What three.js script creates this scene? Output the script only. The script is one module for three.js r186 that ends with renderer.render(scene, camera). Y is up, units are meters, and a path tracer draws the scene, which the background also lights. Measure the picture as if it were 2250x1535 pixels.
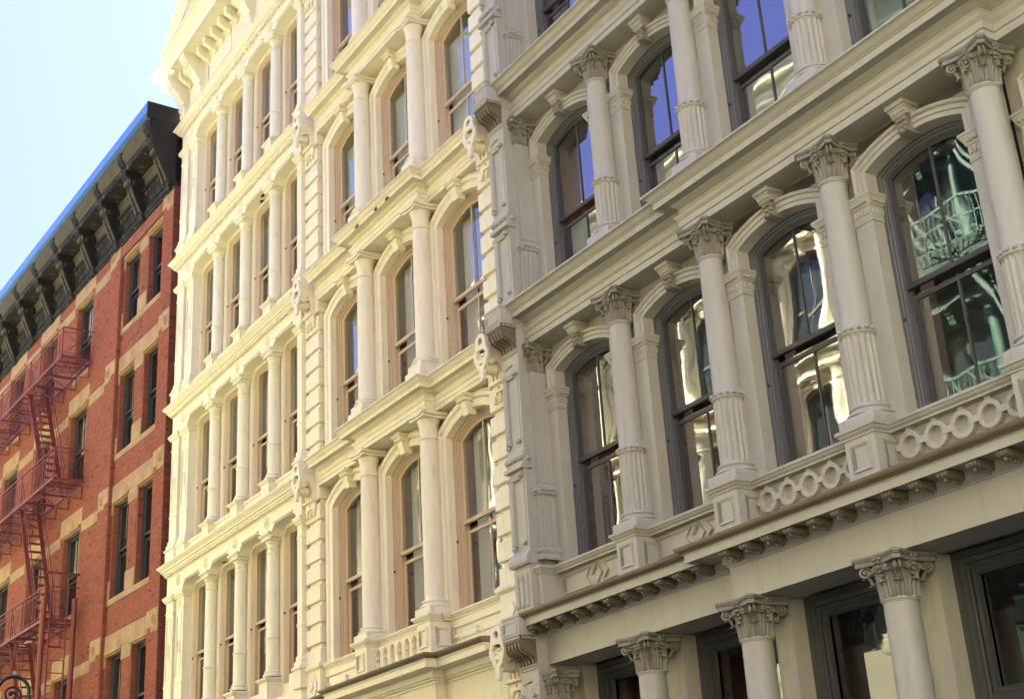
import * as THREE from 'three';
import { mergeGeometries, toCreasedNormals } from 'three/addons/utils/BufferGeometryUtils.js';
import { RoundedBoxGeometry } from 'three/addons/geometries/RoundedBoxGeometry.js';

// ---------- camera, sky, sun, exposure ----------
const scene = new THREE.Scene();
const camera = new THREE.PerspectiveCamera(28.36, 1024 / 698, 0.1, 2000);
camera.position.set(0, 1.6, 11);
camera.up.set(0.34817, 0.9245, 0.15516);
camera.lookAt(-0.77106 * 10, 1.6 + 0.37657 * 10, 11 - 0.51349 * 10);
const toSun = new THREE.Vector3(-0.42, 0.75, -0.51).normalize();
// clear sky: pale low down and round the sun, deeper blue elsewhere
const skyTex = (() => {
  const W = 512, H = 256, d = new Float32Array(W * H * 4), v = new THREE.Vector3();
  for (let j = 0; j < H; j++) for (let i = 0; i < W; i++) {
    const el = ((j + 0.5) / H - 0.5) * Math.PI, az = ((i + 0.5) / W - 0.5) * Math.PI * 2, k = (j * W + i) * 4;
    v.set(Math.cos(el) * Math.cos(az), Math.sin(el), Math.cos(el) * Math.sin(az));
    const t = Math.pow(Math.max(0, Math.sin(el)), 0.55), g = Math.exp(-Math.acos(Math.min(1, v.dot(toSun))) / 0.40);
    d[k] = 0.105 + (0.042 - 0.105) * t + 0.15 * g; d[k + 1] = 0.137 + (0.054 - 0.137) * t + 0.185 * g; d[k + 2] = 0.185 + (0.275 - 0.185) * t + 0.12 * g; d[k + 3] = 1;
  }
  const q = new THREE.DataTexture(d.map((x, i) => (i % 4 === 3 ? 1 : x * 0.70)), W, H, THREE.RGBAFormat, THREE.FloatType);
  q.mapping = THREE.EquirectangularReflectionMapping; q.magFilter = q.minFilter = THREE.LinearFilter; q.needsUpdate = true; return q;
})();
scene.background = skyTex;
scene.environment = skyTex;
const sun = new THREE.DirectionalLight(new THREE.Color(1.0, 0.955, 0.70), 5.0);
sun.position.copy(toSun).multiplyScalar(90).add(new THREE.Vector3(-20, 0, 5));
sun.target.position.set(-20, 0, 5);
sun.castShadow = true;
sun.shadow.mapSize.set(2048, 2048);
Object.assign(sun.shadow.camera, { left: -60, right: 60, top: 60, bottom: -60, near: 1, far: 250 });
scene.add(sun, sun.target);
const renderer = new THREE.WebGLRenderer({ antialias: true });
renderer.toneMapping = THREE.LinearToneMapping;
renderer.toneMappingExposure = 11.0;
renderer.shadowMap.enabled = true;

// ---------- random numbers and noise ----------
let seed = 12345;
const rnd = () => { seed = (seed * 1664525 + 1013904223) >>> 0; return seed / 4294967296; };
function hash2(i, j, s) { let h = (i * 374761393 + j * 668265263 + s * 2246822519) >>> 0; h = ((h ^ (h >>> 13)) * 1274126177) >>> 0; return ((h ^ (h >>> 16)) >>> 0) / 4294967296; }
function vnoise(x, y, per, s) {
  const i = Math.floor(x), j = Math.floor(y), f = x - i, g = y - j, m = (a) => ((a % per) + per) % per;
  const u = f * f * (3 - 2 * f), v = g * g * (3 - 2 * g);
  const a = hash2(m(i), m(j), s), b = hash2(m(i + 1), m(j), s), c = hash2(m(i), m(j + 1), s), d = hash2(m(i + 1), m(j + 1), s);
  return a + (b - a) * u + (c - a) * v + (a - b - c + d) * u * v;
}
function fbm(x, y, per, s, oct = 4) { let t = 0, a = 0.5, n = 0; for (let o = 0; o < oct; o++) { t += a * vnoise(x, y, per, s + o); n += a; a *= 0.5; x *= 2; y *= 2; per *= 2; } return t / n; }
function tex(n, f, srgb) {
  const d = new Uint8Array(n * n * 4);
  for (let j = 0; j < n; j++) for (let i = 0; i < n; i++) { const c = f(i / n, j / n), k = (j * n + i) * 4; d[k] = c[0] * 255; d[k + 1] = c[1] * 255; d[k + 2] = c[2] * 255; d[k + 3] = 255; }
  const t = new THREE.DataTexture(d, n, n);
  t.wrapS = t.wrapT = THREE.RepeatWrapping; t.magFilter = THREE.LinearFilter; t.minFilter = THREE.LinearMipmapLinearFilter; t.generateMipmaps = true;
  if (srgb) t.colorSpace = THREE.SRGBColorSpace;
  t.needsUpdate = true;
  return t;
}
const cl = (x) => Math.min(1, Math.max(0, x));
// painted iron: faint mottling, small specks of grime and rust, runs of dirt
const paintTex = tex(512, (u, v) => {
  const a = fbm(u * 5, v * 5, 5, 1, 5), b = fbm(u * 24, v * 4, 24, 9, 3), c = fbm(u * 60, v * 60, 60, 17, 2);
  let k = 0.93 + 0.07 * a - 0.05 * cl((b - 0.6) * 4) - 0.03 * cl((c - 0.80) * 8);
  return [cl(k), cl(k * (0.995 - 0.02 * cl((c - 0.74) * 8))), cl(k * (0.985 - 0.05 * cl((c - 0.74) * 8)))];
}, true);
const paintRough = tex(256, (u, v) => { const a = 0.55 + 0.35 * fbm(u * 9, v * 9, 9, 31, 4); return [a, a, a]; });
const paintBump = tex(512, (u, v) => { const a = 0.6 * fbm(u * 14, v * 14, 14, 41, 4) + 0.4 * fbm(u * 70, v * 70, 70, 43, 2); return [a, a, a]; });
const waveTex = tex(512, (u, v) => { const a = 0.92 * fbm(u * 4, v * 4, 4, 57, 2) + 0.08 * vnoise(u * 12, v * 10, 60, 61); return [a, a, a]; });
const stoneTex = tex(512, (u, v) => { const a = fbm(u * 6, v * 6, 6, 71, 5), c = fbm(u * 40, v * 30, 40, 73, 3); const k = 0.78 + 0.22 * a - 0.25 * cl((c - 0.62) * 3); return [k, k * 0.98, k * 0.95]; }, true);
const brickTex = tex(512, (u, v) => { const a = fbm(u * 16, v * 16, 16, 81, 4), c = fbm(u * 70, v * 70, 70, 83, 2); const k = 0.7 + 0.3 * a - 0.25 * cl((c - 0.66) * 4); return [k, k * 0.97, k * 0.95]; }, true);
const blackTex = tex(512, (u, v) => { const a = fbm(u * 7, v * 9, 7, 91, 5), c = fbm(u * 30, v * 8, 30, 93, 4); const w = cl((c - 0.5) * 5) * cl((a - 0.35) * 3); return [0.13 + 0.75 * w, 0.12 + 0.68 * w, 0.115 + 0.45 * w]; }, true);
const roadTex = tex(512, (u, v) => { const a = fbm(u * 8, v * 8, 8, 101, 5), c = vnoise(u * 128, v * 128, 128, 103); const k = 0.6 + 0.3 * a + 0.2 * (c - 0.5); return [k, k, k * 0.98]; }, true);
const lin = (r, g, b) => new THREE.Color().setRGB(r, g, b);
function std(color, o = {}) { return new THREE.MeshStandardMaterial({ color, roughness: 0.6, side: THREE.DoubleSide, ...o }); }
function paint(color, o = {}) { return std(color, { map: paintTex, roughnessMap: paintRough, roughness: 0.75, bumpMap: paintBump, bumpScale: 0.0016, ...o }); }
const M = {
  cream: paint(lin(0.85, 0.80, 0.60)), gray: paint(lin(0.45, 0.44, 0.37)),
  tan: paint(lin(0.58, 0.45, 0.31)), slate: paint(lin(0.115, 0.12, 0.125)), sash: paint(lin(0.055, 0.055, 0.055)), olive: paint(lin(0.06, 0.066, 0.058)), gutter: paint(lin(0.20, 0.17, 0.10)),
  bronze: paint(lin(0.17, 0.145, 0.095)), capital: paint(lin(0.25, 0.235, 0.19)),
  stone: std(lin(0.46, 0.31, 0.175), { map: stoneTex, roughness: 0.9, bumpMap: paintBump, bumpScale: 0.004 }),
  brick: std(lin(0.62, 0.62, 0.62), { map: brickTex, roughness: 0.92, bumpMap: paintBump, bumpScale: 0.004 }),
  mortar: std(lin(0.30, 0.11, 0.075), { map: stoneTex, roughness: 0.95 }),
  weatheredLit: std(lin(0.10, 0.088, 0.06), { map: stoneTex, roughness: 0.9, bumpMap: paintBump, bumpScale: 0.006 }),  // weathered mouldings; on the bracket strips its paleness is painted-in light
  black: std(lin(0.34, 0.34, 0.34), { map: blackTex, roughness: 0.85, bumpMap: paintBump, bumpScale: 0.006 }),
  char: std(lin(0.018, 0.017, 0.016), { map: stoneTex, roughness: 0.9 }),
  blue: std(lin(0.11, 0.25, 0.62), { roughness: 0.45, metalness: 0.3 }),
  iron: std(lin(0.012, 0.012, 0.013), { roughness: 0.5 }), redIron: paint(lin(0.20, 0.042, 0.027)),
  drape: std(lin(0.20, 0.13, 0.10), { roughness: 0.95 }), interior: std(lin(0.30, 0.27, 0.23), { roughness: 0.9 }), redFrame: paint(lin(0.03, 0.035, 0.037)),
  blind: std(lin(0.42, 0.44, 0.36), { roughness: 0.8 }), curtain: std(lin(0.55, 0.53, 0.46), { roughness: 0.9 }),
  road: std(lin(0.055, 0.055, 0.056), { map: roadTex, roughness: 0.9, bumpMap: paintBump, bumpScale: 0.01 }), walk: std(lin(0.15, 0.145, 0.14), { map: stoneTex, roughness: 0.9 }), kerb: std(lin(0.3, 0.3, 0.3), { map: stoneTex, roughness: 0.85 }), line: std(lin(0.7, 0.7, 0.66), { roughness: 0.8 }),
  roof: std(lin(0.08, 0.08, 0.08), { roughness: 0.95 }), far: paint(lin(0.85, 0.815, 0.66)), teal: paint(lin(0.045, 0.12, 0.105)), tealDark: paint(lin(0.045, 0.12, 0.11)), farRed: std(lin(0.38, 0.13, 0.08), { map: brickTex, roughness: 0.9 }),
};
function glassMat(k, ior, bump) {
  const w = waveTex.clone(); w.offset.set(k * 0.37, k * 0.61); w.repeat.set(0.36, 0.28); w.needsUpdate = true;
  return new THREE.MeshPhysicalMaterial({ color: lin(0.80, 0.86, 0.84), transmission: 1, thickness: 0, roughness: 0.0, ior, bumpMap: w, bumpScale: bump, side: THREE.DoubleSide });
}
const GL = [0, 1, 2, 3].map((k) => glassMat(k, 3.0, 0.0048)), GLC = [0, 1, 2, 3].map((k) => glassMat(k + 5, 2.3, 0.005)), GLR = [0, 1].map((k) => glassMat(k + 9, 1.6, 0.005));

// ---------- helpers ----------
function boxUV(g) {
  const p = g.attributes.position, n = g.attributes.normal, uv = new Float32Array(p.count * 2);
  for (let i = 0; i < p.count; i += 3) {
    let ax = 0, ay = 0, az = 0;
    for (let k = 0; k < 3; k++) { ax += n.getX(i + k); ay += n.getY(i + k); az += n.getZ(i + k); }
    ax = Math.abs(ax); ay = Math.abs(ay); az = Math.abs(az);
    for (let k = 0; k < 3; k++) {
      const x = p.getX(i + k), y = p.getY(i + k), z = p.getZ(i + k), q = (i + k) * 2;
      if (az >= ax && az >= ay) { uv[q] = x; uv[q + 1] = y; } else if (ax >= ay) { uv[q] = z + 0.31; uv[q + 1] = y; } else { uv[q] = x; uv[q + 1] = z + 0.17; }
    }
  }
  for (let i = 0; i < uv.length; i++) uv[i] *= 0.5;
  g.setAttribute('uv', new THREE.BufferAttribute(uv, 2));
  return g;
}
function fin(g, crease = 0.55) {
  if (g.index) g = g.toNonIndexed();
  for (const k of Object.keys(g.attributes)) if (k !== 'position') g.deleteAttribute(k);
  if (crease > 0) g = toCreasedNormals(g, crease); else g.computeVertexNormals();
  return boxUV(g);
}
const strip = (g) => { if (g.index) g = g.toNonIndexed(); for (const k of Object.keys(g.attributes)) if (k !== 'position') g.deleteAttribute(k); return g; };
const join = (list, crease) => fin(mergeGeometries(list.map(strip)), crease);
const bx = (x0, x1, y0, y1, z0, z1) => { const g = new THREE.BoxGeometry(x1 - x0, y1 - y0, z1 - z0); g.translate((x0 + x1) / 2, (y0 + y1) / 2, (z0 + z1) / 2); return strip(g); };
// box with a chamfer on all edges
const cb = (x0, x1, y0, y1, z0, z1, b = 0.008) => { const g = new RoundedBoxGeometry(x1 - x0, y1 - y0, z1 - z0, 1, Math.min(b, (x1 - x0) / 2.1, (y1 - y0) / 2.1, (z1 - z0) / 2.1)); g.translate((x0 + x1) / 2, (y0 + y1) / 2, (z0 + z1) / 2); return strip(g); };
const ball = (x, y, z, r, w = 10, h = 7) => { const g = new THREE.SphereGeometry(r, w, h); g.translate(x, y, z); return strip(g); };
const cyl = (x, y, z, r0, r1, h, n = 16, axis = 'y') => { const g = new THREE.CylinderGeometry(r1, r0, h, n); if (axis === 'x') g.rotateZ(Math.PI / 2); if (axis === 'z') g.rotateX(Math.PI / 2); g.translate(x, y, z); return strip(g); };
const lathe = (pts, n = 28) => strip(new THREE.LatheGeometry(pts.map((p) => new THREE.Vector2(p[0], p[1])), n));
const move = (g, x, y, z) => { g = g.clone(); g.translate(x, y, z); return g; };
function bar(a, b, w, d = w) {
  const A = new THREE.Vector3(...a), B = new THREE.Vector3(...b), L = A.distanceTo(B), g = new THREE.BoxGeometry(w, L, d);
  g.applyQuaternion(new THREE.Quaternion().setFromUnitVectors(new THREE.Vector3(0, 1, 0), B.clone().sub(A).normalize()));
  const m = A.add(B).multiplyScalar(0.5); g.translate(m.x, m.y, m.z); return strip(g);
}
// sweep a profile [offset, height] along a plan path; plane 'xz' (height is y) or 'xy' (height is z); mitred corners
function sweep(path, prof, plane = 'xz', capped = true) {
  const n = path.length, mit = [];
  for (let i = 0; i < n; i++) {
    const nn = (a, b) => { const dx = b[0] - a[0], dy = b[1] - a[1], l = Math.hypot(dx, dy); return [-dy / l, dx / l]; };
    const a = i > 0 ? nn(path[i - 1], path[i]) : nn(path[0], path[1]), b = i < n - 1 ? nn(path[i], path[i + 1]) : nn(path[n - 2], path[n - 1]);
    const s = [a[0] + b[0], a[1] + b[1]], k = 1 + a[0] * b[0] + a[1] * b[1];
    mit.push([s[0] / k, s[1] / k]);
  }
  const P = (i, j) => { const u = path[i][0] + mit[i][0] * prof[j][0], v = path[i][1] + mit[i][1] * prof[j][0], h = prof[j][1]; return plane === 'xz' ? [u, h, v] : [u, v, h]; };
  const out = [], tri = (a, b, c) => out.push(...a, ...b, ...c), flip = plane === 'xz';
  for (let i = 0; i < n - 1; i++) for (let j = 0; j < prof.length - 1; j++) {
    const a = P(i, j), b = P(i + 1, j), c = P(i + 1, j + 1), d = P(i, j + 1);
    if (flip) { tri(a, b, c); tri(a, c, d); } else { tri(a, c, b); tri(a, d, c); }
  }
  if (capped) {
    const idx = THREE.ShapeUtils.triangulateShape(prof.map((p) => new THREE.Vector2(p[0], p[1])), []);
    for (const t of idx) { tri(P(0, t[0]), P(0, t[1]), P(0, t[2])); tri(P(n - 1, t[2]), P(n - 1, t[1]), P(n - 1, t[0])); }
  }
  const g = new THREE.BufferGeometry(); g.setAttribute('position', new THREE.Float32BufferAttribute(out, 3)); return g;
}
const arcPts = (cx, cy, r, a0, a1, n) => Array.from({ length: n + 1 }, (_, i) => { const a = (a0 + (a1 - a0) * i / n) * Math.PI / 180; return [cx + r * Math.cos(a), cy + r * Math.sin(a)]; });
// opening outline: jambs from yb to spring ys, then a low arch of given rise
function archPath(hw, yb, ys, rise, n = 14) {
  const R = (hw * hw + rise * rise) / (2 * rise), cy = ys + rise - R, a = Math.asin(hw / R), out = [[-hw, yb], [-hw, ys]];
  for (let i = 1; i < n; i++) { const t = -a + 2 * a * i / n; out.push([R * Math.sin(t), cy + R * Math.cos(t)]); }
  out.push([hw, ys], [hw, yb]); return out;
}
// opening outline with rounded upper corners
function roundPath(hw, yb, yt, r, n = 6) { return [[-hw, yb], ...arcPts(-hw + r, yt - r, r, 180, 90, n), ...arcPts(hw - r, yt - r, r, 90, 0, n), [hw, yb]]; }
const shapeOf = (pts) => new THREE.Shape(pts.map((p) => new THREE.Vector2(p[0], p[1])));
function extr(shape, z0, z1, bevel = 0) {
  const g = new THREE.ExtrudeGeometry(shape, { depth: z1 - z0 - 2 * bevel, bevelEnabled: bevel > 0, bevelSize: bevel, bevelThickness: bevel, bevelSegments: 1, bevelOffset: -bevel, curveSegments: 10 });
  g.translate(0, 0, z0 + bevel); return strip(g);
}
const plate = (x0, x1, y0, y1, z0, z1, holes) => { const s = shapeOf([[x0, y0], [x1, y0], [x1, y1], [x0, y1]]); for (const h of holes) s.holes.push(new THREE.Path(h.map((p) => new THREE.Vector2(p[0], p[1])))); return extr(s, z0, z1); };
// profile in (z, y) drawn out along x
function prism(zy, x0, x1, bevel = 0) { const g = extr(shapeOf(zy), 0, x1 - x0, bevel); g.applyMatrix4(new THREE.Matrix4().set(0, 0, 1, x0, 0, 1, 0, 0, 1, 0, 0, 0, 0, 0, 0, 1)); return g; }
const taken = {};
function numbered(n) { taken[n] = (taken[n] ?? -1) + 1; return taken[n] ? n + '_' + String(taken[n]).padStart(3, '0') : n; }
function shadows(o) { o.castShadow = o.receiveShadow = true; return o; }
function add(parent, name, geom, mat, pos) { const m = shadows(new THREE.Mesh(geom, mat)); m.name = name; if (pos) m.position.set(...pos); parent.add(m); return m; }
function thing(name, label, category, group) { const g = new THREE.Group(); g.name = numbered(name); g.userData = { label, category }; if (group) g.userData.group = group; scene.add(g); return g; }
function struct(name, geom, mat) { const m = shadows(new THREE.Mesh(geom, mat)); m.name = name; m.userData.kind = 'structure'; scene.add(m); return m; }
const place = (o, p, pos) => { const c = o.clone(); c.position.set(...pos); p.add(c); return c; };

// ---------- ornament shared by the cast-iron fronts ----------
function leafGeom(w, h, curl, base, ang) {   // one acanthus leaf that climbs the bell and curls outward
  const U = 6, V = 7, pos = [], idx = [];
  for (let j = 0; j <= V; j++) for (let i = 0; i <= U; i++) {
    const t = j / V, s = i / U * 2 - 1, lob = 0.82 + 0.18 * Math.abs(Math.sin(t * 9.4));
    const ww = w * (0.75 + 0.5 * Math.sin(Math.min(1, t * 1.15) * 2.3)) * lob * (t > 0.86 ? (1.02 - t) / 0.16 * 0.9 + 0.1 : 1);
    const a = ang + s * ww / (base * 2.2);
    let y, r;
    if (t < 0.72) { y = h * t / 0.72; r = base + 0.012 + 0.03 * t * t; } else { const q = (t - 0.72) / 0.28 * Math.PI * 0.95; y = h + curl * 0.55 * Math.sin(q); r = base + 0.028 + curl * (1 - Math.cos(q)) * 0.55; }
    r += 0.014 * (1 - Math.abs(s)) + 0.006 * Math.cos(s * 9);
    pos.push(r * Math.sin(a), y, r * Math.cos(a));
  }
  for (let j = 0; j < V; j++) for (let i = 0; i < U; i++) { const a = j * (U + 1) + i; idx.push(a, a + 1, a + U + 2, a, a + U + 2, a + U + 1); }
  const g = new THREE.BufferGeometry(); g.setAttribute('position', new THREE.Float32BufferAttribute(pos, 3)); g.setIndex(idx); return strip(g);
}
function spiral(cx, cy, r0, tube, turns, dirAng, side, lead) {
  const pts = [], n = 22;
  if (lead) pts.push(new THREE.Vector3(...lead));
  for (let i = 0; i <= n; i++) { const t = i / n, a = Math.PI * 0.75 - t * turns * Math.PI * 2, r = r0 * (1 - 0.82 * t); pts.push(new THREE.Vector3(cx + r * Math.cos(a), cy + r * Math.sin(a), side * (1 + 0.5 * t))); }
  const g = new THREE.TubeGeometry(new THREE.CatmullRomCurve3(pts), 30, tube, 5); g.rotateY(dirAng); return strip(g);
}
function abacusShape(h, cut, dip) {
  const s = new THREE.Shape(); const c = h - cut;
  s.moveTo(-c, -h); s.quadraticCurveTo(0, -h + dip * 2, c, -h); s.lineTo(h, -c); s.quadraticCurveTo(h - dip * 2, 0, h, c); s.lineTo(c, h); s.quadraticCurveTo(0, h - dip * 2, -c, h); s.lineTo(-h, c); s.quadraticCurveTo(-h + dip * 2, 0, -h, -c); s.closePath(); return s;
}
function abacusLayer(h, cut, dip, y0, y1, bevel) { const g = extr(abacusShape(h, cut, dip), 0, y1 - y0, bevel); g.rotateX(-Math.PI / 2); g.translate(0, y0, 0); return g; }
function corinthian(r, H, half) {   // base of the bell at y = 0, top of the abacus at H
  const L = [], ab = H - 0.105;
  L.push(lathe([[r - 0.01, 0], [r, 0.01], [r + 0.005, 0.12], [r + 0.02, 0.22], [r + 0.05, ab - 0.03], [r + 0.075, ab]], 20));
  for (let k = 0; k < 8; k++) { L.push(leafGeom(0.085, 0.15, 0.06, r, k * Math.PI / 4)); L.push(leafGeom(0.08, 0.255, 0.065, r + 0.012, (k + 0.5) * Math.PI / 4)); }
  for (let k = 0; k < 4; k++) {
    const a = k * Math.PI / 2 + Math.PI / 4;
    for (const s of [-1, 1]) L.push(spiral(r + 0.125, ab - 0.055, 0.058, 0.0135, 1.6, -a, s * 0.018, [r + 0.01, ab - 0.15, s * 0.05]));
    L.push(ball((r + 0.125) * Math.cos(a), ab - 0.055, (r + 0.125) * Math.sin(a), 0.024));
    const q = leafGeom(0.05, 0.05, 0.05, r + 0.06, Math.PI / 2 - a); q.translate(0, ab - 0.17, 0); L.push(q);
    const b = k * Math.PI / 2;
    for (const s of [-1, 1]) { const h = spiral(0, 0, 0.036, 0.010, 1.4, 0, 0.004); if (s < 0) h.scale(-1, 1, 1); h.translate(s * 0.055, ab - 0.045, r + 0.062); h.rotateY(b); L.push(h); }
    const fx = half - 0.062;
    for (let p = 0; p < 6; p++) { const t = p * Math.PI / 3, g = ball(0.034 * Math.cos(t), ab + 0.045 + 0.034 * Math.sin(t), fx, 0.021, 6, 5); g.rotateY(b); L.push(g); }
    const c = ball(0, ab + 0.045, fx + 0.018, 0.02, 7, 5); c.rotateY(b); L.push(c);
    for (let p = 0; p < 3; p++) { const g = ball(0, ab - 0.03 - p * 0.045, r + 0.07 - p * 0.014, 0.026 - p * 0.003, 7, 5); g.rotateY(b); L.push(g); }
  }
  L.push(abacusLayer(half - 0.02, 0.05, 0.055, ab, ab + 0.05, 0.004), abacusLayer(half - 0.008, 0.05, 0.055, ab + 0.052, ab + 0.064, 0.002), abacusLayer(half, 0.055, 0.055, ab + 0.066, H - 0.002, 0.008));
  return join(L, 0.7);
}
function fluted(r, y0, y1, N = 18, dep = 0.02) {
  const S = N * 6, ys = [[y0, 0], [y0 + 0.012, 0], [y0 + 0.02, 0.55], [y0 + 0.034, 0.9], [y0 + 0.06, 1], [y1 - 0.05, 1], [y1 - 0.03, 0.85], [y1 - 0.018, 0.5], [y1 - 0.01, 0], [y1, 0]], pos = [], idx = [];
  ys.forEach(([y, g]) => { for (let i = 0; i <= S; i++) { const a = i / S * Math.PI * 2, f = ((i / 6) % 1), q = (f - 0.5) / 0.4, d = Math.abs(q) < 1 ? dep * Math.sqrt(1 - q * q) * g : 0; pos.push((r - d) * Math.sin(a), y, (r - d) * Math.cos(a)); } });
  for (let j = 0; j < ys.length - 1; j++) for (let i = 0; i < S; i++) { const a = j * (S + 1) + i; idx.push(a, a + 1, a + S + 2, a, a + S + 2, a + S + 1); }
  const g = new THREE.BufferGeometry(); g.setAttribute('position', new THREE.Float32BufferAttribute(pos, 3)); g.setIndex(idx); return strip(g);
}
const torus = (r, y, t) => Array.from({ length: 9 }, (_, i) => { const a = -Math.PI / 2 + Math.PI * i / 8; return [r + t * Math.cos(a), y + t * Math.sin(a)]; });
const baseProfile = (y, r) => [[0, y], [r + 0.055, y], [r + 0.075, y + 0.012], [r + 0.07, y + 0.035], [r + 0.045, y + 0.048], [r + 0.03, y + 0.06], [r + 0.022, y + 0.078], ...torus(r + 0.022, y + 0.1, 0.02), [r + 0.01, y + 0.125], [r, y + 0.13]];

// ---- ornate column: fluted drum, bead ring, leafy capital ----
const capGeom = corinthian(0.15, 0.455, 0.30);
function ornateColumn(yPlinth0, yPlinth1, yBead, yRing, mat, capMat) {
  const yb = yPlinth1 + 0.125, beads = [];
  for (let k = 0; k < 15; k++) { const a = k / 15 * Math.PI * 2; beads.push(ball(0.206 * Math.sin(a), yBead + 0.01, 0.206 * Math.cos(a), 0.026, 9, 6)); }
  const shaft = shadows(new THREE.Mesh(join([lathe([[0.175, yBead + 0.045], [0.171, yBead + 0.06], [0.169, yBead + 0.5], [0.163, yBead + 1.1], [0.154, yRing - 0.06], [0.152, yRing - 0.035]], 32)], 0.6), mat)); shaft.name = 'column';
  add(shaft, 'fluted_drum', fin(fluted(0.19, yb, yBead - 0.045), 0.5), mat);
  add(shaft, 'bead_ring', join([lathe([[0.18, yBead - 0.05], ...torus(0.192, yBead - 0.032, 0.016), [0.196, yBead - 0.012], [0.2, yBead + 0.03], [0.19, yBead + 0.044], [0.172, yBead + 0.05]], 32), ...beads], 0.6), mat);
  add(shaft, 'base', join([lathe(baseProfile(yPlinth1, 0.19), 32)], 0.5), mat);
  add(shaft, 'plinth', join([cb(-0.255, 0.255, yPlinth0, yPlinth1, -0.255, 0.255, 0.006)]), mat);
  add(shaft, 'neck_ring', join([lathe([[0.15, yRing - 0.04], ...torus(0.156, yRing - 0.026, 0.009), [0.152, yRing - 0.015], ...torus(0.157, yRing, 0.019), [0.15, yRing + 0.02]], 32)], 0.5), mat);
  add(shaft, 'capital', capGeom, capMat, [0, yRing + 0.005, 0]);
  return shaft;
}
// ---- plain column with a flared neck ----
function plainColumn(yPlinth0, yPlinth1, yRing, yTop, mat, stepped) {
  const shaft = shadows(new THREE.Mesh(join([lathe([[0.178, yPlinth1 + 0.13], [0.168, yPlinth1 + 0.16], [0.166, yPlinth1 + 1], [0.157, yRing - 0.2], [0.152, yRing - 0.03]], 32)], 0.6), mat)); shaft.name = 'column';
  add(shaft, 'base', join([lathe(baseProfile(yPlinth1, 0.178), 32)], 0.5), mat);
  add(shaft, 'plinth', join(stepped ? [cb(-0.235, 0.235, yPlinth1 - 0.13, yPlinth1, -0.235, 0.235), cb(-0.275, 0.275, yPlinth1 - 0.25, yPlinth1 - 0.132, -0.275, 0.275), cb(-0.31, 0.31, yPlinth0, yPlinth1 - 0.252, -0.31, 0.31)] : [cb(-0.245, 0.245, yPlinth0, yPlinth1, -0.245, 0.245)]), mat);
  add(shaft, 'neck_ring', join([lathe([[0.15, yRing - 0.03], ...torus(0.155, yRing, 0.017), [0.15, yRing + 0.02]], 32)], 0.5), mat);
  add(shaft, 'capital', join([lathe([[0.15, yRing + 0.02], [0.152, yRing + 0.12], [0.162, yRing + 0.22], [0.185, yRing + 0.29], [0.2, yTop - 0.135], [0.19, yTop - 0.12]], 32), abacusLayer(0.25, 0.03, 0.03, yTop - 0.12, yTop - 0.075, 0.006), abacusLayer(0.29, 0.03, 0.045, yTop - 0.073, yTop - 0.002, 0.01)], 0.55), mat);
  return shaft;
}

// entablature over a storey: architrave, frieze, corona and cyma; k scales the projection
function entablature(path, k, back) {
  const c = (o, y) => [o * k, y];
  return join([sweep(path, [[-back, 9.592], [0, 9.592], [0, 9.685], [0.018 * k, 9.69], [0.018 * k, 9.775], [0.028 * k, 9.785], [0.05 * k, 9.805], [0.06 * k, 9.825], [0.06 * k, 9.842], [0.004, 9.848], [0.004, 9.955],
    c(0.02, 9.958), c(0.022, 9.972), c(0.05, 9.985), c(0.075, 10.01), c(0.08, 10.02), c(0.215, 10.02), c(0.215, 9.998), c(0.235, 9.998), c(0.235, 10.085), c(0.25, 10.09), c(0.25, 10.105),
    c(0.262, 10.11), c(0.275, 10.122), c(0.29, 10.145), c(0.312, 10.17), c(0.335, 10.182), c(0.35, 10.186), c(0.352, 10.212), [-back, 10.24]])], 0.45);
}
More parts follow.
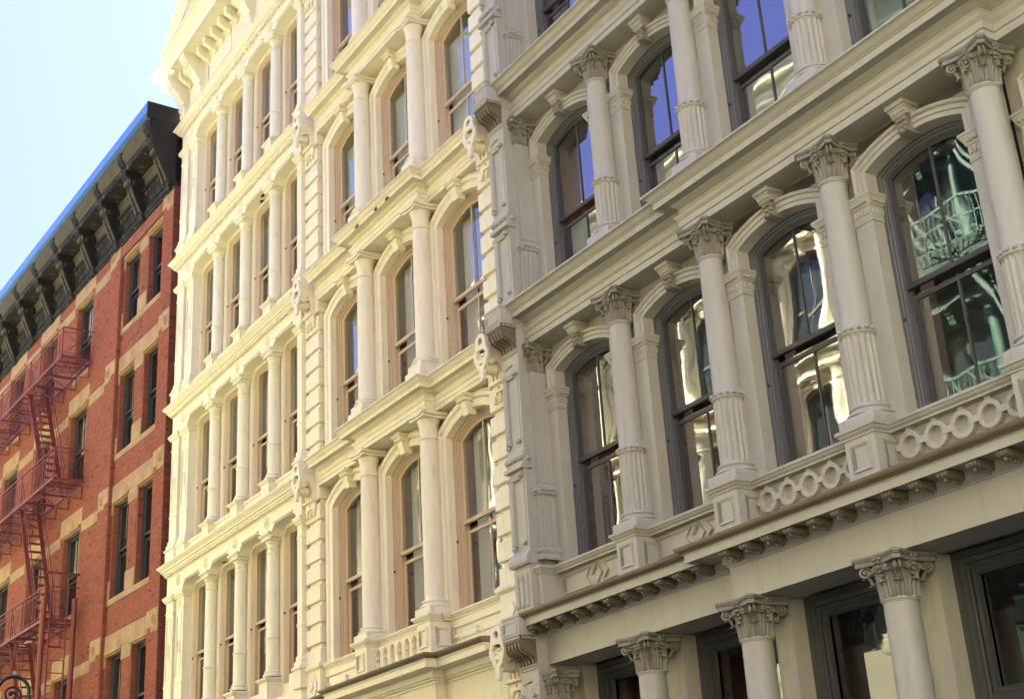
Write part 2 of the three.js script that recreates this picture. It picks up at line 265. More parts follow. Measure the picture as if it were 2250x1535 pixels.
// ---- openings ----
function archWindow(W, frameMat, sashMat, glass, blindMat, blindSpan) {   // W: hw, yb, ys, rise, zf (front of the frame), meet, fw (frame width)
  const { hw, yb, ys, rise, zf, meet, fw } = W, path = archPath(hw, yb, ys, rise), n = fw / 4;
  const win = shadows(new THREE.Mesh(join([sweep(path, [[0, zf], [-n, zf], [-n, zf - 0.025], [-2 * n, zf - 0.035], [-2 * n, zf - 0.06], [-3 * n, zf - 0.07], [-3 * n, zf - 0.09], [-fw, zf - 0.09], [-fw, zf - 0.2], [0, zf - 0.2], [0, zf]], 'xy'), bx(-hw, hw, yb, yb + 0.05, zf - 0.21, zf - 0.02)], 0.4), frameMat));
  win.name = 'window';
  const sw = 0.05, up = archPath(hw, meet, ys, rise), lo = [[-hw, yb + 0.05], [-hw, meet + 0.02], [hw, meet + 0.02], [hw, yb + 0.05]], h2 = hw - fw;
  add(win, 'upper_sash', join([sweep(up, [[-fw - 0.001, zf - 0.1], [-fw - sw, zf - 0.105], [-fw - sw, zf - 0.14], [-fw - 0.001, zf - 0.14], [-fw - 0.001, zf - 0.1]], 'xy'), cb(-h2 + 0.001, h2 - 0.001, meet - 0.03, meet + 0.035, zf - 0.145, zf - 0.08, 0.006)], 0.4), sashMat);
  add(win, 'lower_sash', join([sweep([[-hw, yb + 0.05], [-hw, meet - 0.03], [hw, meet - 0.03], [hw, yb + 0.05]], [[-fw - 0.001, zf - 0.15], [-fw - sw, zf - 0.155], [-fw - sw, zf - 0.19], [-fw - 0.001, zf - 0.19], [-fw - 0.001, zf - 0.15]], 'xy'), bx(-h2 + sw, h2 - sw, yb + 0.05, yb + 0.13, zf - 0.19, zf - 0.155)], 0.4), sashMat);
  const g = h2 - sw;
  add(win, 'muntin', join([bx(-0.014, 0.014, meet + 0.036, ys + rise * 0.8 - 0.06, zf - 0.137, zf - 0.108)]), sashMat);
  add(win, 'muntin', join([bx(-0.014, 0.014, yb + 0.131, meet - 0.08, zf - 0.188, zf - 0.158)]), sashMat);
  const R = (hw * hw + rise * rise) / (2 * rise), cy = ys + rise - R, r2 = R - fw - sw, top = (x) => cy + Math.sqrt(r2 * r2 - x * x);
  const pane = (pts, z) => { const q = new THREE.ShapeGeometry(shapeOf(pts)).toNonIndexed(); q.computeVertexNormals(); q.translate(0, 0, z); return q; };
  const xs = (a, b) => Array.from({ length: 7 }, (_, i) => a + (b - a) * i / 6);
  glass.forEach((m, k) => { const s = k % 2 ? 1 : -1, x0 = s > 0 ? 0.0142 : -g, x1 = s > 0 ? g : -0.0142;
    if (k < 2) add(win, 'pane', pane([[x0, meet + 0.036], [x1, meet + 0.036], ...xs(x1, x0).map((x) => [x, top(x)])], zf - 0.122), m);
    else add(win, 'pane', pane([[x0, yb + 0.131], [x1, yb + 0.131], [x1, meet - 0.081], [x0, meet - 0.081]], zf - 0.172), m); });
  if (blindMat) for (const [y0, y1, x0, x1] of blindSpan) add(win, 'blind', join([bx(x0, x1, y0, y1, zf - 0.30, zf - 0.285)]), blindMat);
  return win;
}
function drape(x0, x1, y0, y1, z, amp, waves) { const pts = []; const n = waves * 8; for (let i = 0; i <= n; i++) pts.push([x0 + (x1 - x0) * i / n, z + amp * Math.sin(i / 8 * Math.PI * 2)]); const out = []; for (let i = 0; i < n; i++) { const [a, b] = [pts[i], pts[i + 1]]; out.push(a[0], y0, a[1], b[0], y0, b[1], b[0], y1, b[1], a[0], y0, a[1], b[0], y1, b[1], a[0], y1, a[1]); } const g = new THREE.BufferGeometry(); g.setAttribute('position', new THREE.Float32BufferAttribute(out, 3)); return g; }
function hexPrismPanel(x0, x1, y0, y1, z, t, w) {   // raised moulding frame round a panel field
  return sweep([[x0, y0], [x0, y1], [x1, y1], [x1, y0], [x0, y0], [x0, y1]], [[0, z], [-0.002, z + t], [-w * 0.5, z + t * 0.8], [-w, z + t * 0.2], [-w, z]], 'xy', false);
}
function knobs(list, r) { return list.map(([x, y, z]) => ball(x, y, z, r, 9, 6)); }

// ---------- grey building with leafy capitals ----------
const PITCH = 3.97;
const grayB = thing('cast_iron_building', 'warm grey cast iron building with fluted columns and leafy capitals', 'building');
const G_COL = [-16.15, -14.02, -11.83, -9.64, -7.45, -5.26, -3.07], G_BAY = [-15.13, -12.93, -10.735, -8.545, -6.355, -4.165];
const gdz = (x) => (x > -12.12 && x < -7.2 ? 0 : -0.18);
const gWall = { hw: 0.70, yb: 6.14, ys: 9.11, rise: 0.16, zf: -0.28, meet: 7.69, fw: 0.075 };
const gw2 = 1.0975;
const gBayWall = fin(plate(-gw2, gw2, 5.45, 9.60, -0.32, -0.2, [archPath(0.70, 6.10, 9.11, 0.16)]), 0.3);
const gArchi = join([sweep(archPath(0.70, 8.86, 9.11, 0.16, 18), [[0, -0.31], [0, -0.1], [0.055, -0.1], [0.06, -0.11], [0.065, -0.09], [0.115, -0.09], [0.12, -0.1], [0.135, -0.07], [0.155, -0.06], [0.17, -0.065], [0.175, -0.2]], 'xy')], 0.4);
function gPilaster(s) {   // one side pilaster of a bay with its moulded capital; s = -1 or 1
  const X = (x) => s * x, path = s < 0 ? [[-0.96, -0.2], [-0.96, -0.1], [-0.70, -0.1], [-0.70, -0.315]] : [[0.70, -0.315], [0.70, -0.1], [0.96, -0.1], [0.96, -0.2]];
  const m = shadows(new THREE.Mesh(join([sweep(path, [[0, 6.1], [0, 8.52]]), bx(Math.min(X(0.702), X(0.958)), Math.max(X(0.702), X(0.958)), 6.1, 8.85, -0.3, -0.102)], 0.3), M.gray)); m.name = 'pilaster';
  const L = [sweep(path, [[0, 8.51], [0.012, 8.515], [0.014, 8.535], [0.004, 8.54], [0.012, 8.56], [0.012, 8.575], [0.006, 8.58], [0.006, 8.70], [0.016, 8.705], [0.02, 8.72], [0.05, 8.79], [0.056, 8.80], [0.056, 8.815], [0.066, 8.82], [0.066, 8.85], [-0.1, 8.86]])];
  for (let k = 0; k < 5; k++) { const x = X(0.735 + k * 0.05); L.push(cb(x - 0.014, x + 0.014, 8.6, 8.685, -0.098, -0.078, 0.008), ball(x, 8.755, -0.06, 0.021, 8, 6)); }
  for (let k = 0; k < 4; k++) { const z = -0.13 - k * 0.05; L.push(cb(Math.min(X(0.698), X(0.678)), Math.max(X(0.698), X(0.678)), 8.6, 8.685, z - 0.014, z + 0.014, 0.008), ball(X(0.66), 8.755, z, 0.021, 8, 6)); }
  add(m, 'pilaster_capital', join(L, 0.4), M.gray);
  return m;
}
const gPilL = gPilaster(-1), gPilR = gPilaster(1);
const gKey = (() => {
  const L = [cb(-0.13, 0.13, 9.53, 9.588, -0.2, 0.085), cb(-0.115, 0.115, 9.505, 9.529, -0.2, 0.06, 0.004), prism([[-0.2, 9.43], [0.0, 9.43], [0.025, 9.455], [0.05, 9.504], [-0.2, 9.504]], -0.105, 0.105)];
  for (let k = 0; k < 6; k++) { L.push(ball(-0.085 + k * 0.034, 9.47, 0.032, 0.016, 7, 5)); }
  for (let k = 0; k < 5; k++) L.push(ball(0.108, 9.47, -0.15 + k * 0.034, 0.016, 7, 5));
  const m = shadows(new THREE.Mesh(join(L, 0.4), M.gray)); m.name = 'keystone';
  const B = [prism([[-0.2, 9.43], [-0.02, 9.43], [0.0, 9.40], [-0.005, 9.36], [-0.03, 9.32], [-0.035, 9.29], [-0.01, 9.265], [-0.012, 9.245], [-0.04, 9.23], [-0.2, 9.23]], -0.07, 0.07)];
  for (const s of [-1, 1]) { B.push(ball(s * 0.045, 9.39, -0.005, 0.03), ball(s * 0.05, 9.33, -0.028, 0.027), ball(s * 0.04, 9.275, -0.015, 0.028)); const sp = spiral(0, 0, 0.04, 0.009, 1.5, Math.PI / 2, 0.0); sp.translate(s * 0.075, 9.385, -0.04); B.push(sp); }
  B.push(ball(0, 9.38, 0.005, 0.026), ball(0, 9.32, -0.02, 0.024), ball(0, 9.25, -0.012, 0.03));
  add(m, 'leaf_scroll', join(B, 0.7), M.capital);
  return m;
})();
const gColLow = ornateColumn(6.152, 6.27, 7.26, 9.13, M.gray, M.capital), gColUp = ornateColumn(6.24, 6.56, 7.40, 9.13, M.gray, M.capital);
for (let row = 0; row < 3; row++) {
  const o = row * PITCH;
  G_BAY.forEach((x, b) => {
    const dz = gdz(x), p = [x, o, dz];
    add(grayB, 'wall', gBayWall, M.gray, p); add(grayB, 'archivolt', gArchi, M.gray, p);
    place(gPilL, grayB, p); place(gPilR, grayB, p); place(gKey, grayB, p);
    const gl = [0, 1, 2, 3].map((k) => GL[(k + b + row * 2) % 4]);
    const w = row === 1 ? archWindow(gWall, M.slate, M.sash, gl, M.blind, [[6.2, 7.62, -0.6, 0.6]]) : archWindow(gWall, M.slate, M.sash, gl, M.drape, [[6.2, 9.1, -0.6, -0.42]]);
    w.position.set(...p); grayB.add(w);
    add(w, 'sash_lift', join([cb(-0.685, -0.665, 7.3, 7.34, -0.315, -0.285, 0.004)]), M.iron);
  });
  G_COL.forEach((x, c) => { if (c > 0) place(row ? gColUp : gColLow, grayB, [x, o, gdz(x)]); });
  const path = [[-16.2, -0.01], [-12.12, -0.01], [-12.12, 0.17], [-7.2, 0.17], [-7.2, -0.01], [-2.85, -0.01]];
  const e = add(grayB, 'cornice', entablature(path, 1, 0.37), M.gray, [0, o, 0]);
  if (row === 0) e.userData.label = 'cornice above the panelled balustrade storey';
}
// balustrade storey: rail, pedestals, panels
const gRail = add(grayB, 'sill_rail', join([sweep([[-16.14, -0.16], [-12.12, -0.16], [-12.12, 0.02], [-7.2, 0.02], [-7.2, -0.16], [-2.85, -0.16]], [[-0.3, 6.03], [0, 6.03], [0.012, 6.032], [0.014, 6.055], [0.03, 6.065], [0.045, 6.085], [0.05, 6.1], [0.065, 6.105], [0.068, 6.135], [0.05, 6.145], [-0.5, 6.16]])], 0.45), M.gray);
const gPed = (() => {
  const m = shadows(new THREE.Mesh(join([bx(-0.215, 0.215, 5.4, 6.03, -0.25, 0.245)]), M.gray)); m.name = 'pedestal';
  add(m, 'pedestal_cap', join([sweep([[-0.215, -0.25], [-0.215, 0.245], [0.215, 0.245], [0.215, -0.25]], [[-0.1, 6.03], [0.004, 6.03], [0.014, 6.035], [0.016, 6.055], [0.03, 6.065], [0.045, 6.085], [0.05, 6.1], [0.066, 6.105], [0.07, 6.138], [0.05, 6.15], [-0.21, 6.151]])], 0.45), M.gray);
  const f = hexPrismPanel(-0.13, 0.13, 5.66, 5.965, 0, 0.024, 0.04), r = f.clone(); r.rotateY(Math.PI / 2); r.translate(0.215, 0, 0); f.translate(0, 0, 0.245);
  add(m, 'panel_moulding', join([f], 0.3), M.gray); add(m, 'panel_moulding', join([r], 0.3), M.gray);
  return m;
})();
G_COL.forEach((x, c) => { if (c > 0) place(gPed, grayB, [x, 0, gdz(x)]); });
G_BAY.forEach((x, b) => {
  const dz = gdz(x), z = -0.2 + 0.12;
  add(grayB, 'panel_wall', join([bx(-0.9, 0.9, 5.4, 6.03, -0.3, z)]), M.gray, [x, 0, dz]);
  if (b === 2 || b === 3) {   // ring tracery
    for (let k = 0; k < 5; k++) {
      const cx = 0.03 + (k - 2) * 0.345, s = new THREE.Shape(); s.absarc(0, 0, 0.15, 0, Math.PI * 2); const h = new THREE.Path(); h.absarc(0, 0, 0.092, 0, Math.PI * 2, true); s.holes.push(h);
      const g = join([move(extr(s, 0, 0.075, 0.006), 0, 5.85, z), bx(-0.032, 0.032, 5.945, 6.028, z, z + 0.066), bx(-0.032, 0.032, 5.6, 5.755, z, z + 0.066), bx(-0.1725, -0.095, 5.815, 5.885, z, z + 0.082), bx(0.095, 0.1725, 5.815, 5.885, z, z + 0.082)], 0.4);
      add(grayB, 'tracery_ring', g, M.gray, [x + cx, 0, dz]);
    }
  } else {                    // two arrow-ended panels and a lozenge
    for (const s of [-1, 1]) {
      const pts = s < 0 ? [[-0.8, 5.72], [-0.8, 5.995], [-0.13, 5.995], [-0.245, 5.858], [-0.13, 5.72], [-0.8, 5.72], [-0.8, 5.995]] : [[0.13, 5.72], [0.245, 5.858], [0.13, 5.995], [0.8, 5.995], [0.8, 5.72], [0.13, 5.72], [0.245, 5.858]];
      add(grayB, 'panel_moulding', join([sweep(pts, [[0, z], [-0.003, z + 0.03], [-0.018, z + 0.028], [-0.03, z + 0.006], [-0.036, z]], 'xy', false)], 0.3), M.gray, [x, 0, dz]);
    }
    const d = [[-0.135, 5.858], [0, 6.005], [0.135, 5.858], [0, 5.71], [-0.135, 5.858], [0, 6.005]];
    add(grayB, 'lozenge', join([sweep(d, [[0, z], [-0.003, z + 0.034], [-0.02, z + 0.03], [-0.036, z + 0.006], [-0.042, z]], 'xy', false)], 0.3), M.gray, [x, 0, dz]);
  }
});
// bracketed cornice over the shopfront
const gPath = [[-16.2, -0.03], [-12.0, -0.03], [-12.0, 0.15], [-7.2, 0.15], [-7.2, -0.03], [-2.85, -0.03]];
add(grayB, 'shop_cornice', join([sweep(gPath, [[-0.6, 4.77], [0, 4.77], [0, 5.17], [0.014, 5.175], [0.016, 5.19], [0.04, 5.205], [0.055, 5.22], [0.06, 5.31], [0.34, 5.315], [0.34, 5.285], [0.365, 5.285], [0.365, 5.375], [0.375, 5.378], [0.375, 5.388], [-0.2, 5.39]])], 0.4), M.gray);
add(grayB, 'gutter', join([sweep(gPath, [[0.30, 5.392], [0.385, 5.392], [0.39, 5.402], [0.41, 5.406], [0.436, 5.42], [0.452, 5.442], [0.456, 5.468], [0.44, 5.472], [-0.25, 5.50], [-0.25, 5.395]])], 0.6), M.gutter);
const gMod = (() => {
  const L = [prism([[-0.0, 5.31], [0.0, 5.215], [0.03, 5.2], [0.07, 5.205], [0.1, 5.225], [0.14, 5.235], [0.19, 5.225], [0.22, 5.21], [0.255, 5.215], [0.275, 5.24], [0.27, 5.275], [0.25, 5.31]], -0.042, 0.042, 0.005)];
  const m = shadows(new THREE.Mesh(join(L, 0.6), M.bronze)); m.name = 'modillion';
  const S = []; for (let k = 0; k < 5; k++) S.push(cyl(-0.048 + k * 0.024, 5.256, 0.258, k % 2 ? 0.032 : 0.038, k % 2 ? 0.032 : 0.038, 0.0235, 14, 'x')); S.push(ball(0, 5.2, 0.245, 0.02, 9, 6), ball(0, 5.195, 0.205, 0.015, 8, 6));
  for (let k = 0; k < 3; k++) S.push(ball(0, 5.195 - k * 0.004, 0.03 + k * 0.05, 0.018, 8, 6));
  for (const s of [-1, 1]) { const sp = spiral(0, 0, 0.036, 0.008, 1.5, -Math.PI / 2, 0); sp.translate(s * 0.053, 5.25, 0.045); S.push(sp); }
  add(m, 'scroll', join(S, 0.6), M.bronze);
  return m;
})();
for (let x = -16.04; x < -2.9; x += 0.3605) { if (Math.abs(x + 12.06) < 0.08 || Math.abs(x + 7.1) < 0.1) continue; place(gMod, grayB, [x, 0, (x > -12.0 && x < -7.2 ? 0.15 : -0.03) + 0.055]); }
// end pier with panels, knobs and consoles
const pierX0 = -16.585, pierX1 = -16.145;
const gConsole = (() => {   // top at y = 0
  const w = pierX1 - pierX0, m = shadows(new THREE.Mesh(join([cb(0, w, -0.29, -0.04, 0.1, 0.60), cb(-0.006, w + 0.008, -0.04, 0.0, 0.1, 0.615)]), M.gray)); m.name = 'console';
  const f = hexPrismPanel(0.05, w - 0.05, -0.255, -0.075, 0.60, 0.016, 0.035); add(m, 'panel_moulding', join([f], 0.3), M.gray);
  const L = [], sc = [[0.1, -0.29], [0.585, -0.29], [0.585, -0.37], [0.555, -0.38], [0.55, -0.43], [0.5, -0.5], [0.42, -0.53], [0.33, -0.55], [0.26, -0.6], [0.24, -0.66], [0.1, -0.66]];
  L.push(prism(sc, 0.02, w - 0.02)); for (let k = 0; k < 5; k++) L.push(prism(sc.map(([z, y]) => [z + (y < -0.375 ? 0.022 : -0.02), y - (y < -0.375 && z > 0.2 ? 0.018 : 0)]), 0.03 + k * (w - 0.06) / 4.6, 0.03 + k * (w - 0.06) / 4.6 + 0.035));
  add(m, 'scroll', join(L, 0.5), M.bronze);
  const B = []; for (let k = 0; k < 10; k++) { const x = 0.03 + k * (w - 0.06) / 9; B.push(ball(x, -0.325, 0.595, 0.024, 8, 6), ball(x, -0.69, 0.235, 0.022, 8, 6)); } for (let k = 0; k < 7; k++) B.push(ball(w, -0.325, 0.16 + k * 0.06, 0.022, 8, 6));
  add(m, 'bead_row', join([...B, cb(0.01, w - 0.01, -0.74, -0.715, 0.1, 0.24, 0.004)], 0.6), M.gray);
  const s = shapeOf([[0.02, -0.742], [0.02, -0.93], ...arcPts(0.085, -0.94, 0.05, 180, 360, 6), [0.14, -0.9], ...arcPts(0.22, -0.96, 0.055, 180, 360, 6), [0.3, -0.9], ...arcPts(0.355, -0.94, 0.05, 180, 360, 6), [w - 0.02, -0.93], [w - 0.02, -0.742]]);
  for (const x of [0.15, 0.29]) { const h = new THREE.Path(); h.absarc(x, -0.81, 0.024, 0, Math.PI * 2, true); s.holes.push(h); const h2 = new THREE.Path(); h2.moveTo(x - 0.012, -0.85); h2.lineTo(x + 0.012, -0.85); h2.lineTo(x + 0.02, -0.9); h2.lineTo(x - 0.02, -0.9); s.holes.push(h2); }
  add(m, 'apron', join([extr(s, 0.15, 0.21, 0.006), cyl(0.085, -0.965, 0.18, 0.03, 0.03, 0.07, 10, 'z'), cyl(0.22, -0.985, 0.18, 0.034, 0.034, 0.07, 10, 'z'), cyl(0.355, -0.965, 0.18, 0.03, 0.03, 0.07, 10, 'z')], 0.5), M.gray);
  m.scale.z = 0.72;
  return m;
})();
const gPier = (() => {
  const w = pierX1 - pierX0, m = shadows(new THREE.Mesh(join([bx(0, w, 6.2, 10.2, -0.5, 0.15)]), M.gray)); m.name = 'end_pier';
  for (const [y0, y1] of [[6.46, 7.58], [8.0, 9.18]]) {
    const L = [bx(0.035, 0.125, y0 + 0.05, y1 - 0.07, 0.15, 0.185), cyl(0.08, (y0 + y1) / 2, 0.175, 0.042, 0.042, y1 - y0 - 0.14, 12), bx(w - 0.13, w - 0.05, y0 + 0.06, y1 - 0.08, 0.15, 0.162), cb(0.03, w - 0.04, y1 - 0.055, y1 - 0.02, 0.15, 0.2, 0.006), cyl(w / 2, y1 - 0.075, 0.17, 0.03, 0.03, 0.24, 10, 'x'), ...knobs([[0.07, y0 + 0.02, 0.185], [w - 0.09, y0 + 0.06, 0.185], [0.07, y1 - 0.08, 0.2], [w - 0.08, y1 - 0.04, 0.2]], 0.04)];
    add(m, 'pier_panel', join(L, 0.6), M.gray);
  }
  add(m, 'knob_band', join([cb(-0.015, w + 0.03, 7.62, 7.68, 0.05, 0.24), cb(0, w + 0.012, 7.68, 7.9, 0.05, 0.19, 0.006), ...knobs([0, 1, 2, 3, 4].map((k) => [0.04 + k * 0.094, 7.79, 0.205]), 0.042), ...knobs([[w + 0.02, 7.79, 0.1]], 0.042)], 0.6), M.gray);
  add(m, 'pier_base', join([prism([[0.1, 6.2], [0.22, 6.2], [0.24, 6.235], [0.24, 6.30], [0.2, 6.37], [0.155, 6.40], [0.1, 6.40]], -0.03, w + 0.03)], 0.4), M.gray);
  return m;
})();
for (let row = 0; row < 3; row++) {
  place(gPier, grayB, [pierX0, row * PITCH, 0]); place(gConsole, grayB, [pierX0, 10.2 + row * PITCH, 0]);
  const q = place(gPier, grayB, [-3.0, row * PITCH, 0]); q.name = 'end_pier'; place(gConsole, grayB, [-3.0, 10.2 + row * PITCH, 0]);
}
for (const x0 of [pierX0, -3.0]) {
  place(gConsole, grayB, [x0, 5.46, 0]);
  add(grayB, 'end_pier', join([bx(0, 0.44, 0, 6.2, -0.5, 0.15), bx(0.02, 0.42, 3.1, 4.3, 0.15, 0.2), ...knobs([[0.06, 4.36, 0.2], [0.36, 4.36, 0.2]], 0.04)], 0.6), M.gray, [x0, 0, 0]);
  const F = []; for (let k = 0; k < 3; k++) F.push(cyl(0.08 + k * 0.125, 5.84, 0.17, 0.035, 0.035, 0.42, 10), ball(0.08 + k * 0.125, 5.63, 0.17, 0.035), ball(0.08 + k * 0.125, 6.05, 0.17, 0.035));
  add(grayB, 'reeded_panel', join([bx(0.0, 0.435, 5.47, 6.15, 0.14, 0.165), ...F], 0.6), M.gray, [x0, 0, 0]);
}
// fluted half pier beside the end pier
const gHalf = (() => {
  const X0 = -0.11, X1 = 0.11, Z0 = -0.38, Z1 = -0.02, m = shadows(new THREE.Mesh(join([bx(X0, X1, 7.4, 9.14, Z0, Z1)]), M.gray)); m.name = 'half_pier';
  const pts = []; const n = 4, side = (a, b, k) => { for (let i = 0; i < k; i++) { const t0 = i / k, t1 = (i + 0.2) / k, t2 = (i + 0.8) / k, L = (t) => [a[0] + (b[0] - a[0]) * t, a[1] + (b[1] - a[1]) * t], nx = -(b[1] - a[1]), ny = b[0] - a[0], l = Math.hypot(nx, ny); const off = (p, d) => [p[0] + nx / l * d, p[1] + ny / l * d]; pts.push(L(t0), L(t1), off(L(t1 + 0.1 / k), 0.017), off(L(t2 - 0.1 / k), 0.017), L(t2)); } };
  side([X0 - 0.02, Z1 + 0.02], [X0 - 0.02, Z0], 5); side([X0 - 0.02, Z0], [X1 + 0.02, Z0], 1); side([X1 + 0.02, Z0], [X1 + 0.02, Z1 + 0.02], 5); side([X1 + 0.02, Z1 + 0.02], [X0 - 0.02, Z1 + 0.02], n);
  const g = extr(shapeOf(pts.map(([a, b]) => [a, -b])), 0, 0.78); g.rotateX(-Math.PI / 2); g.translate(0, 6.43, 0);
  add(m, 'fluted_drum', fin(g, 0.3), M.gray);
  const ring = [[X0 - 0.01, Z0], [X0 - 0.01, Z1 + 0.01], [X1 + 0.01, Z1 + 0.01], [X1 + 0.01, Z0]];
  const K = []; for (let k = 0; k < 4; k++) K.push([X0 + 0.02 + k * 0.06, 7.29, Z1 + 0.045]); for (let k = 0; k < 5; k++) K.push([X1 + 0.045, 7.29, Z1 - 0.02 - k * 0.075]);
  add(m, 'bead_ring', join([sweep(ring, [[-0.02, 7.2], [0.02, 7.21], [0.035, 7.225], [0.02, 7.24], [0.025, 7.32], [0.01, 7.345], [-0.02, 7.4]]), ...knobs(K, 0.028)], 0.6), M.gray);
  add(m, 'base', join([sweep(ring, [[0.05, 6.24], [0.06, 6.26], [0.055, 6.29], [0.035, 6.32], [0.03, 6.345], [0.045, 6.36], [0.05, 6.385], [0.035, 6.405], [0.012, 6.43], [-0.05, 6.43]])], 0.5), M.gray);
  const c = add(m, 'capital', capGeom, M.capital, [0, 9.14, -0.15]); c.scale.set(0.72, 1, 0.9);
  return m;
})();
for (let row = 0; row < 3; row++) for (const x of [-16.17, -2.8]) place(gHalf, grayB, [x, row * PITCH, 0]);
const gHalfPed = (() => { const m = shadows(new THREE.Mesh(join([bx(-0.12, 0.14, 5.4, 6.03, -0.4, 0.07)]), M.gray)); m.name = 'pedestal'; add(m, 'pedestal_cap', join([sweep([[-0.12, -0.4], [-0.12, 0.07], [0.14, 0.07], [0.14, -0.4]], [[-0.1, 6.03], [0.004, 6.03], [0.014, 6.035], [0.03, 6.065], [0.045, 6.085], [0.05, 6.1], [0.066, 6.105], [0.07, 6.138], [0.05, 6.15], [-0.13, 6.23]])], 0.45), M.gray); const f = hexPrismPanel(-0.07, 0.09, 5.62, 5.95, 0.07, 0.02, 0.035); add(m, 'panel_moulding', join([f], 0.3), M.gray); return m; })();
place(gHalfPed, grayB, [-16.17, 0, 0]);
// shopfront: columns, transoms, dark frames
const gShop = (() => {
  const m = shadows(new THREE.Mesh(join([lathe([[0.2, 0.95], [0.2, 1.5], [0.178, 4.29]], 32)], 0.6), M.gray)); m.name = 'shop_column';
  add(m, 'base', join([lathe(baseProfile(0.8, 0.2), 32), cb(-0.28, 0.28, 0.1, 0.8, -0.28, 0.28)], 0.5), M.gray);
  add(m, 'neck_ring', join([lathe([[0.17, 4.27], ...torus(0.176, 4.285, 0.01), ...torus(0.178, 4.31, 0.02), [0.17, 4.33]], 32)], 0.5), M.gray);
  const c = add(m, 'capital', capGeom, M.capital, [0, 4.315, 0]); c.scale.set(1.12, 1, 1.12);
  return m;
})();
G_COL.forEach((x, c) => { if (c > 0) place(gShop, grayB, [x, 0, gdz(x) + 0.02]); });
{ const c = add(grayB, 'capital', capGeom, M.capital, [-16.02, 4.2, -0.1]); c.scale.set(0.8, 1, 0.8); add(grayB, 'half_pier', join([bx(-16.16, -15.9, 0, 4.2, -0.5, -0.02)]), M.gray); }
G_BAY.forEach((x, b) => {
  const dz = gdz(x) - 0.16;
  add(grayB, 'shop_pilaster', join([bx(-1.0975, -0.86, 0, 4.77, -0.62, -0.16)]), M.gray, [x, 0, dz]); add(grayB, 'shop_pilaster', join([bx(0.86, 1.0975, 0, 4.77, -0.62, -0.16)]), M.gray, [x, 0, dz]);
  const f = [[-0.86, 0.2], [-0.86, 4.77], [0.86, 4.77], [0.86, 0.2]];
  const w = add(grayB, 'shop_window', join([sweep(f, [[0, -0.4], [-0.06, -0.4], [-0.07, -0.43], [-0.12, -0.44], [-0.13, -0.47], [-0.16, -0.48], [-0.16, -0.6], [0, -0.6], [0, -0.4]], 'xy'), bx(-0.7, 0.7, 3.12, 3.3, -0.6, -0.43), bx(-0.7, 0.7, 2.98, 3.105, -0.6, -0.45), bx(-0.86, 0.86, 0, 0.7, -0.6, -0.42)], 0.3), M.olive, [x, 0, dz]);
  add(w, 'transom_frame', join([sweep([[-0.7, 3.3], [-0.7, 4.61], [0.7, 4.61], [0.7, 3.3], [-0.7, 3.3], [-0.7, 4.61]], [[0, -0.47], [-0.03, -0.46], [-0.06, -0.48], [-0.09, -0.52], [-0.09, -0.56], [0, -0.56]], 'xy', false)], 0.3), M.olive);
  const q = new THREE.PlaneGeometry(1.22, 1.13).toNonIndexed(); add(w, 'pane', q, GLR[b % 2], [0, 3.955, -0.54]);
  const q2 = new THREE.PlaneGeometry(1.4, 2.28).toNonIndexed(); add(w, 'pane', q2, GLR[(b + 1) % 2], [0, 1.84, -0.54]);
});
// body behind the front
function shell(b, x0, x1, top, zf, mat, floors) {
  add(b, 'side_wall', join([bx(x0, x0 + 0.3, 0, top, -14, zf)]), mat); add(b, 'side_wall', join([bx(x1 - 0.3, x1, 0, top, -14, zf)]), mat);
  add(b, 'rear_wall', join([bx(x0 + 0.3, x1 - 0.3, 0, top, -14, -13.7)]), mat); add(b, 'roof', join([bx(x0 + 0.3, x1 - 0.3, top - 0.4, top - 0.1, -13.7, zf - 0.02)]), M.roof);
  for (const y of floors) { const f = add(b, 'floor_slab', join([bx(x0 + 0.3, x1 - 0.3, y - 0.15, y + 0.12, -13.7, zf - 0.02)]), M.interior); }
  add(b, 'interior_wall', join([bx(x0 + 0.3, x1 - 0.3, 0, top - 0.42, -5.2, -5)]), M.interior);
}
shell(grayB, -16.53, -2.58, 18.25, -0.52, M.farRed, [5.2, 9.85, 9.85 + PITCH, 9.85 + 2 * PITCH]);

// ---------- cream building with low-arched windows and quoins ----------
const creamB = thing('arched_window_building', 'cream cast iron building with low arched windows between two quoined piers', 'building');
const C_BAY = [-22.59, -20.39, -18.19], C_COL = [-21.53, -19.3], CP = 3.98, CO = -0.07;
const cWin = { hw: 0.81, yb: 6.14, ys: 9.09, rise: 0.25, zf: -0.33, meet: 7.62, fw: 0.105 };
const cWall = fin(plate(-1.1, 1.1, 5.4, 9.60, -0.40, -0.28, [archPath(0.81, 6.10, 9.09, 0.25)]), 0.3);
const cArchi = join([sweep(archPath(0.81, 6.1, 9.09, 0.25, 18), [[0, -0.38], [0, -0.2], [0.12, -0.2], [0.125, -0.21], [0.135, -0.215], [0.145, -0.19], [0.165, -0.17], [0.2, -0.16], [0.235, -0.17], [0.255, -0.19], [0.26, -0.215], [0.285, -0.215], [0.285, -0.28]], 'xy')], 0.45);
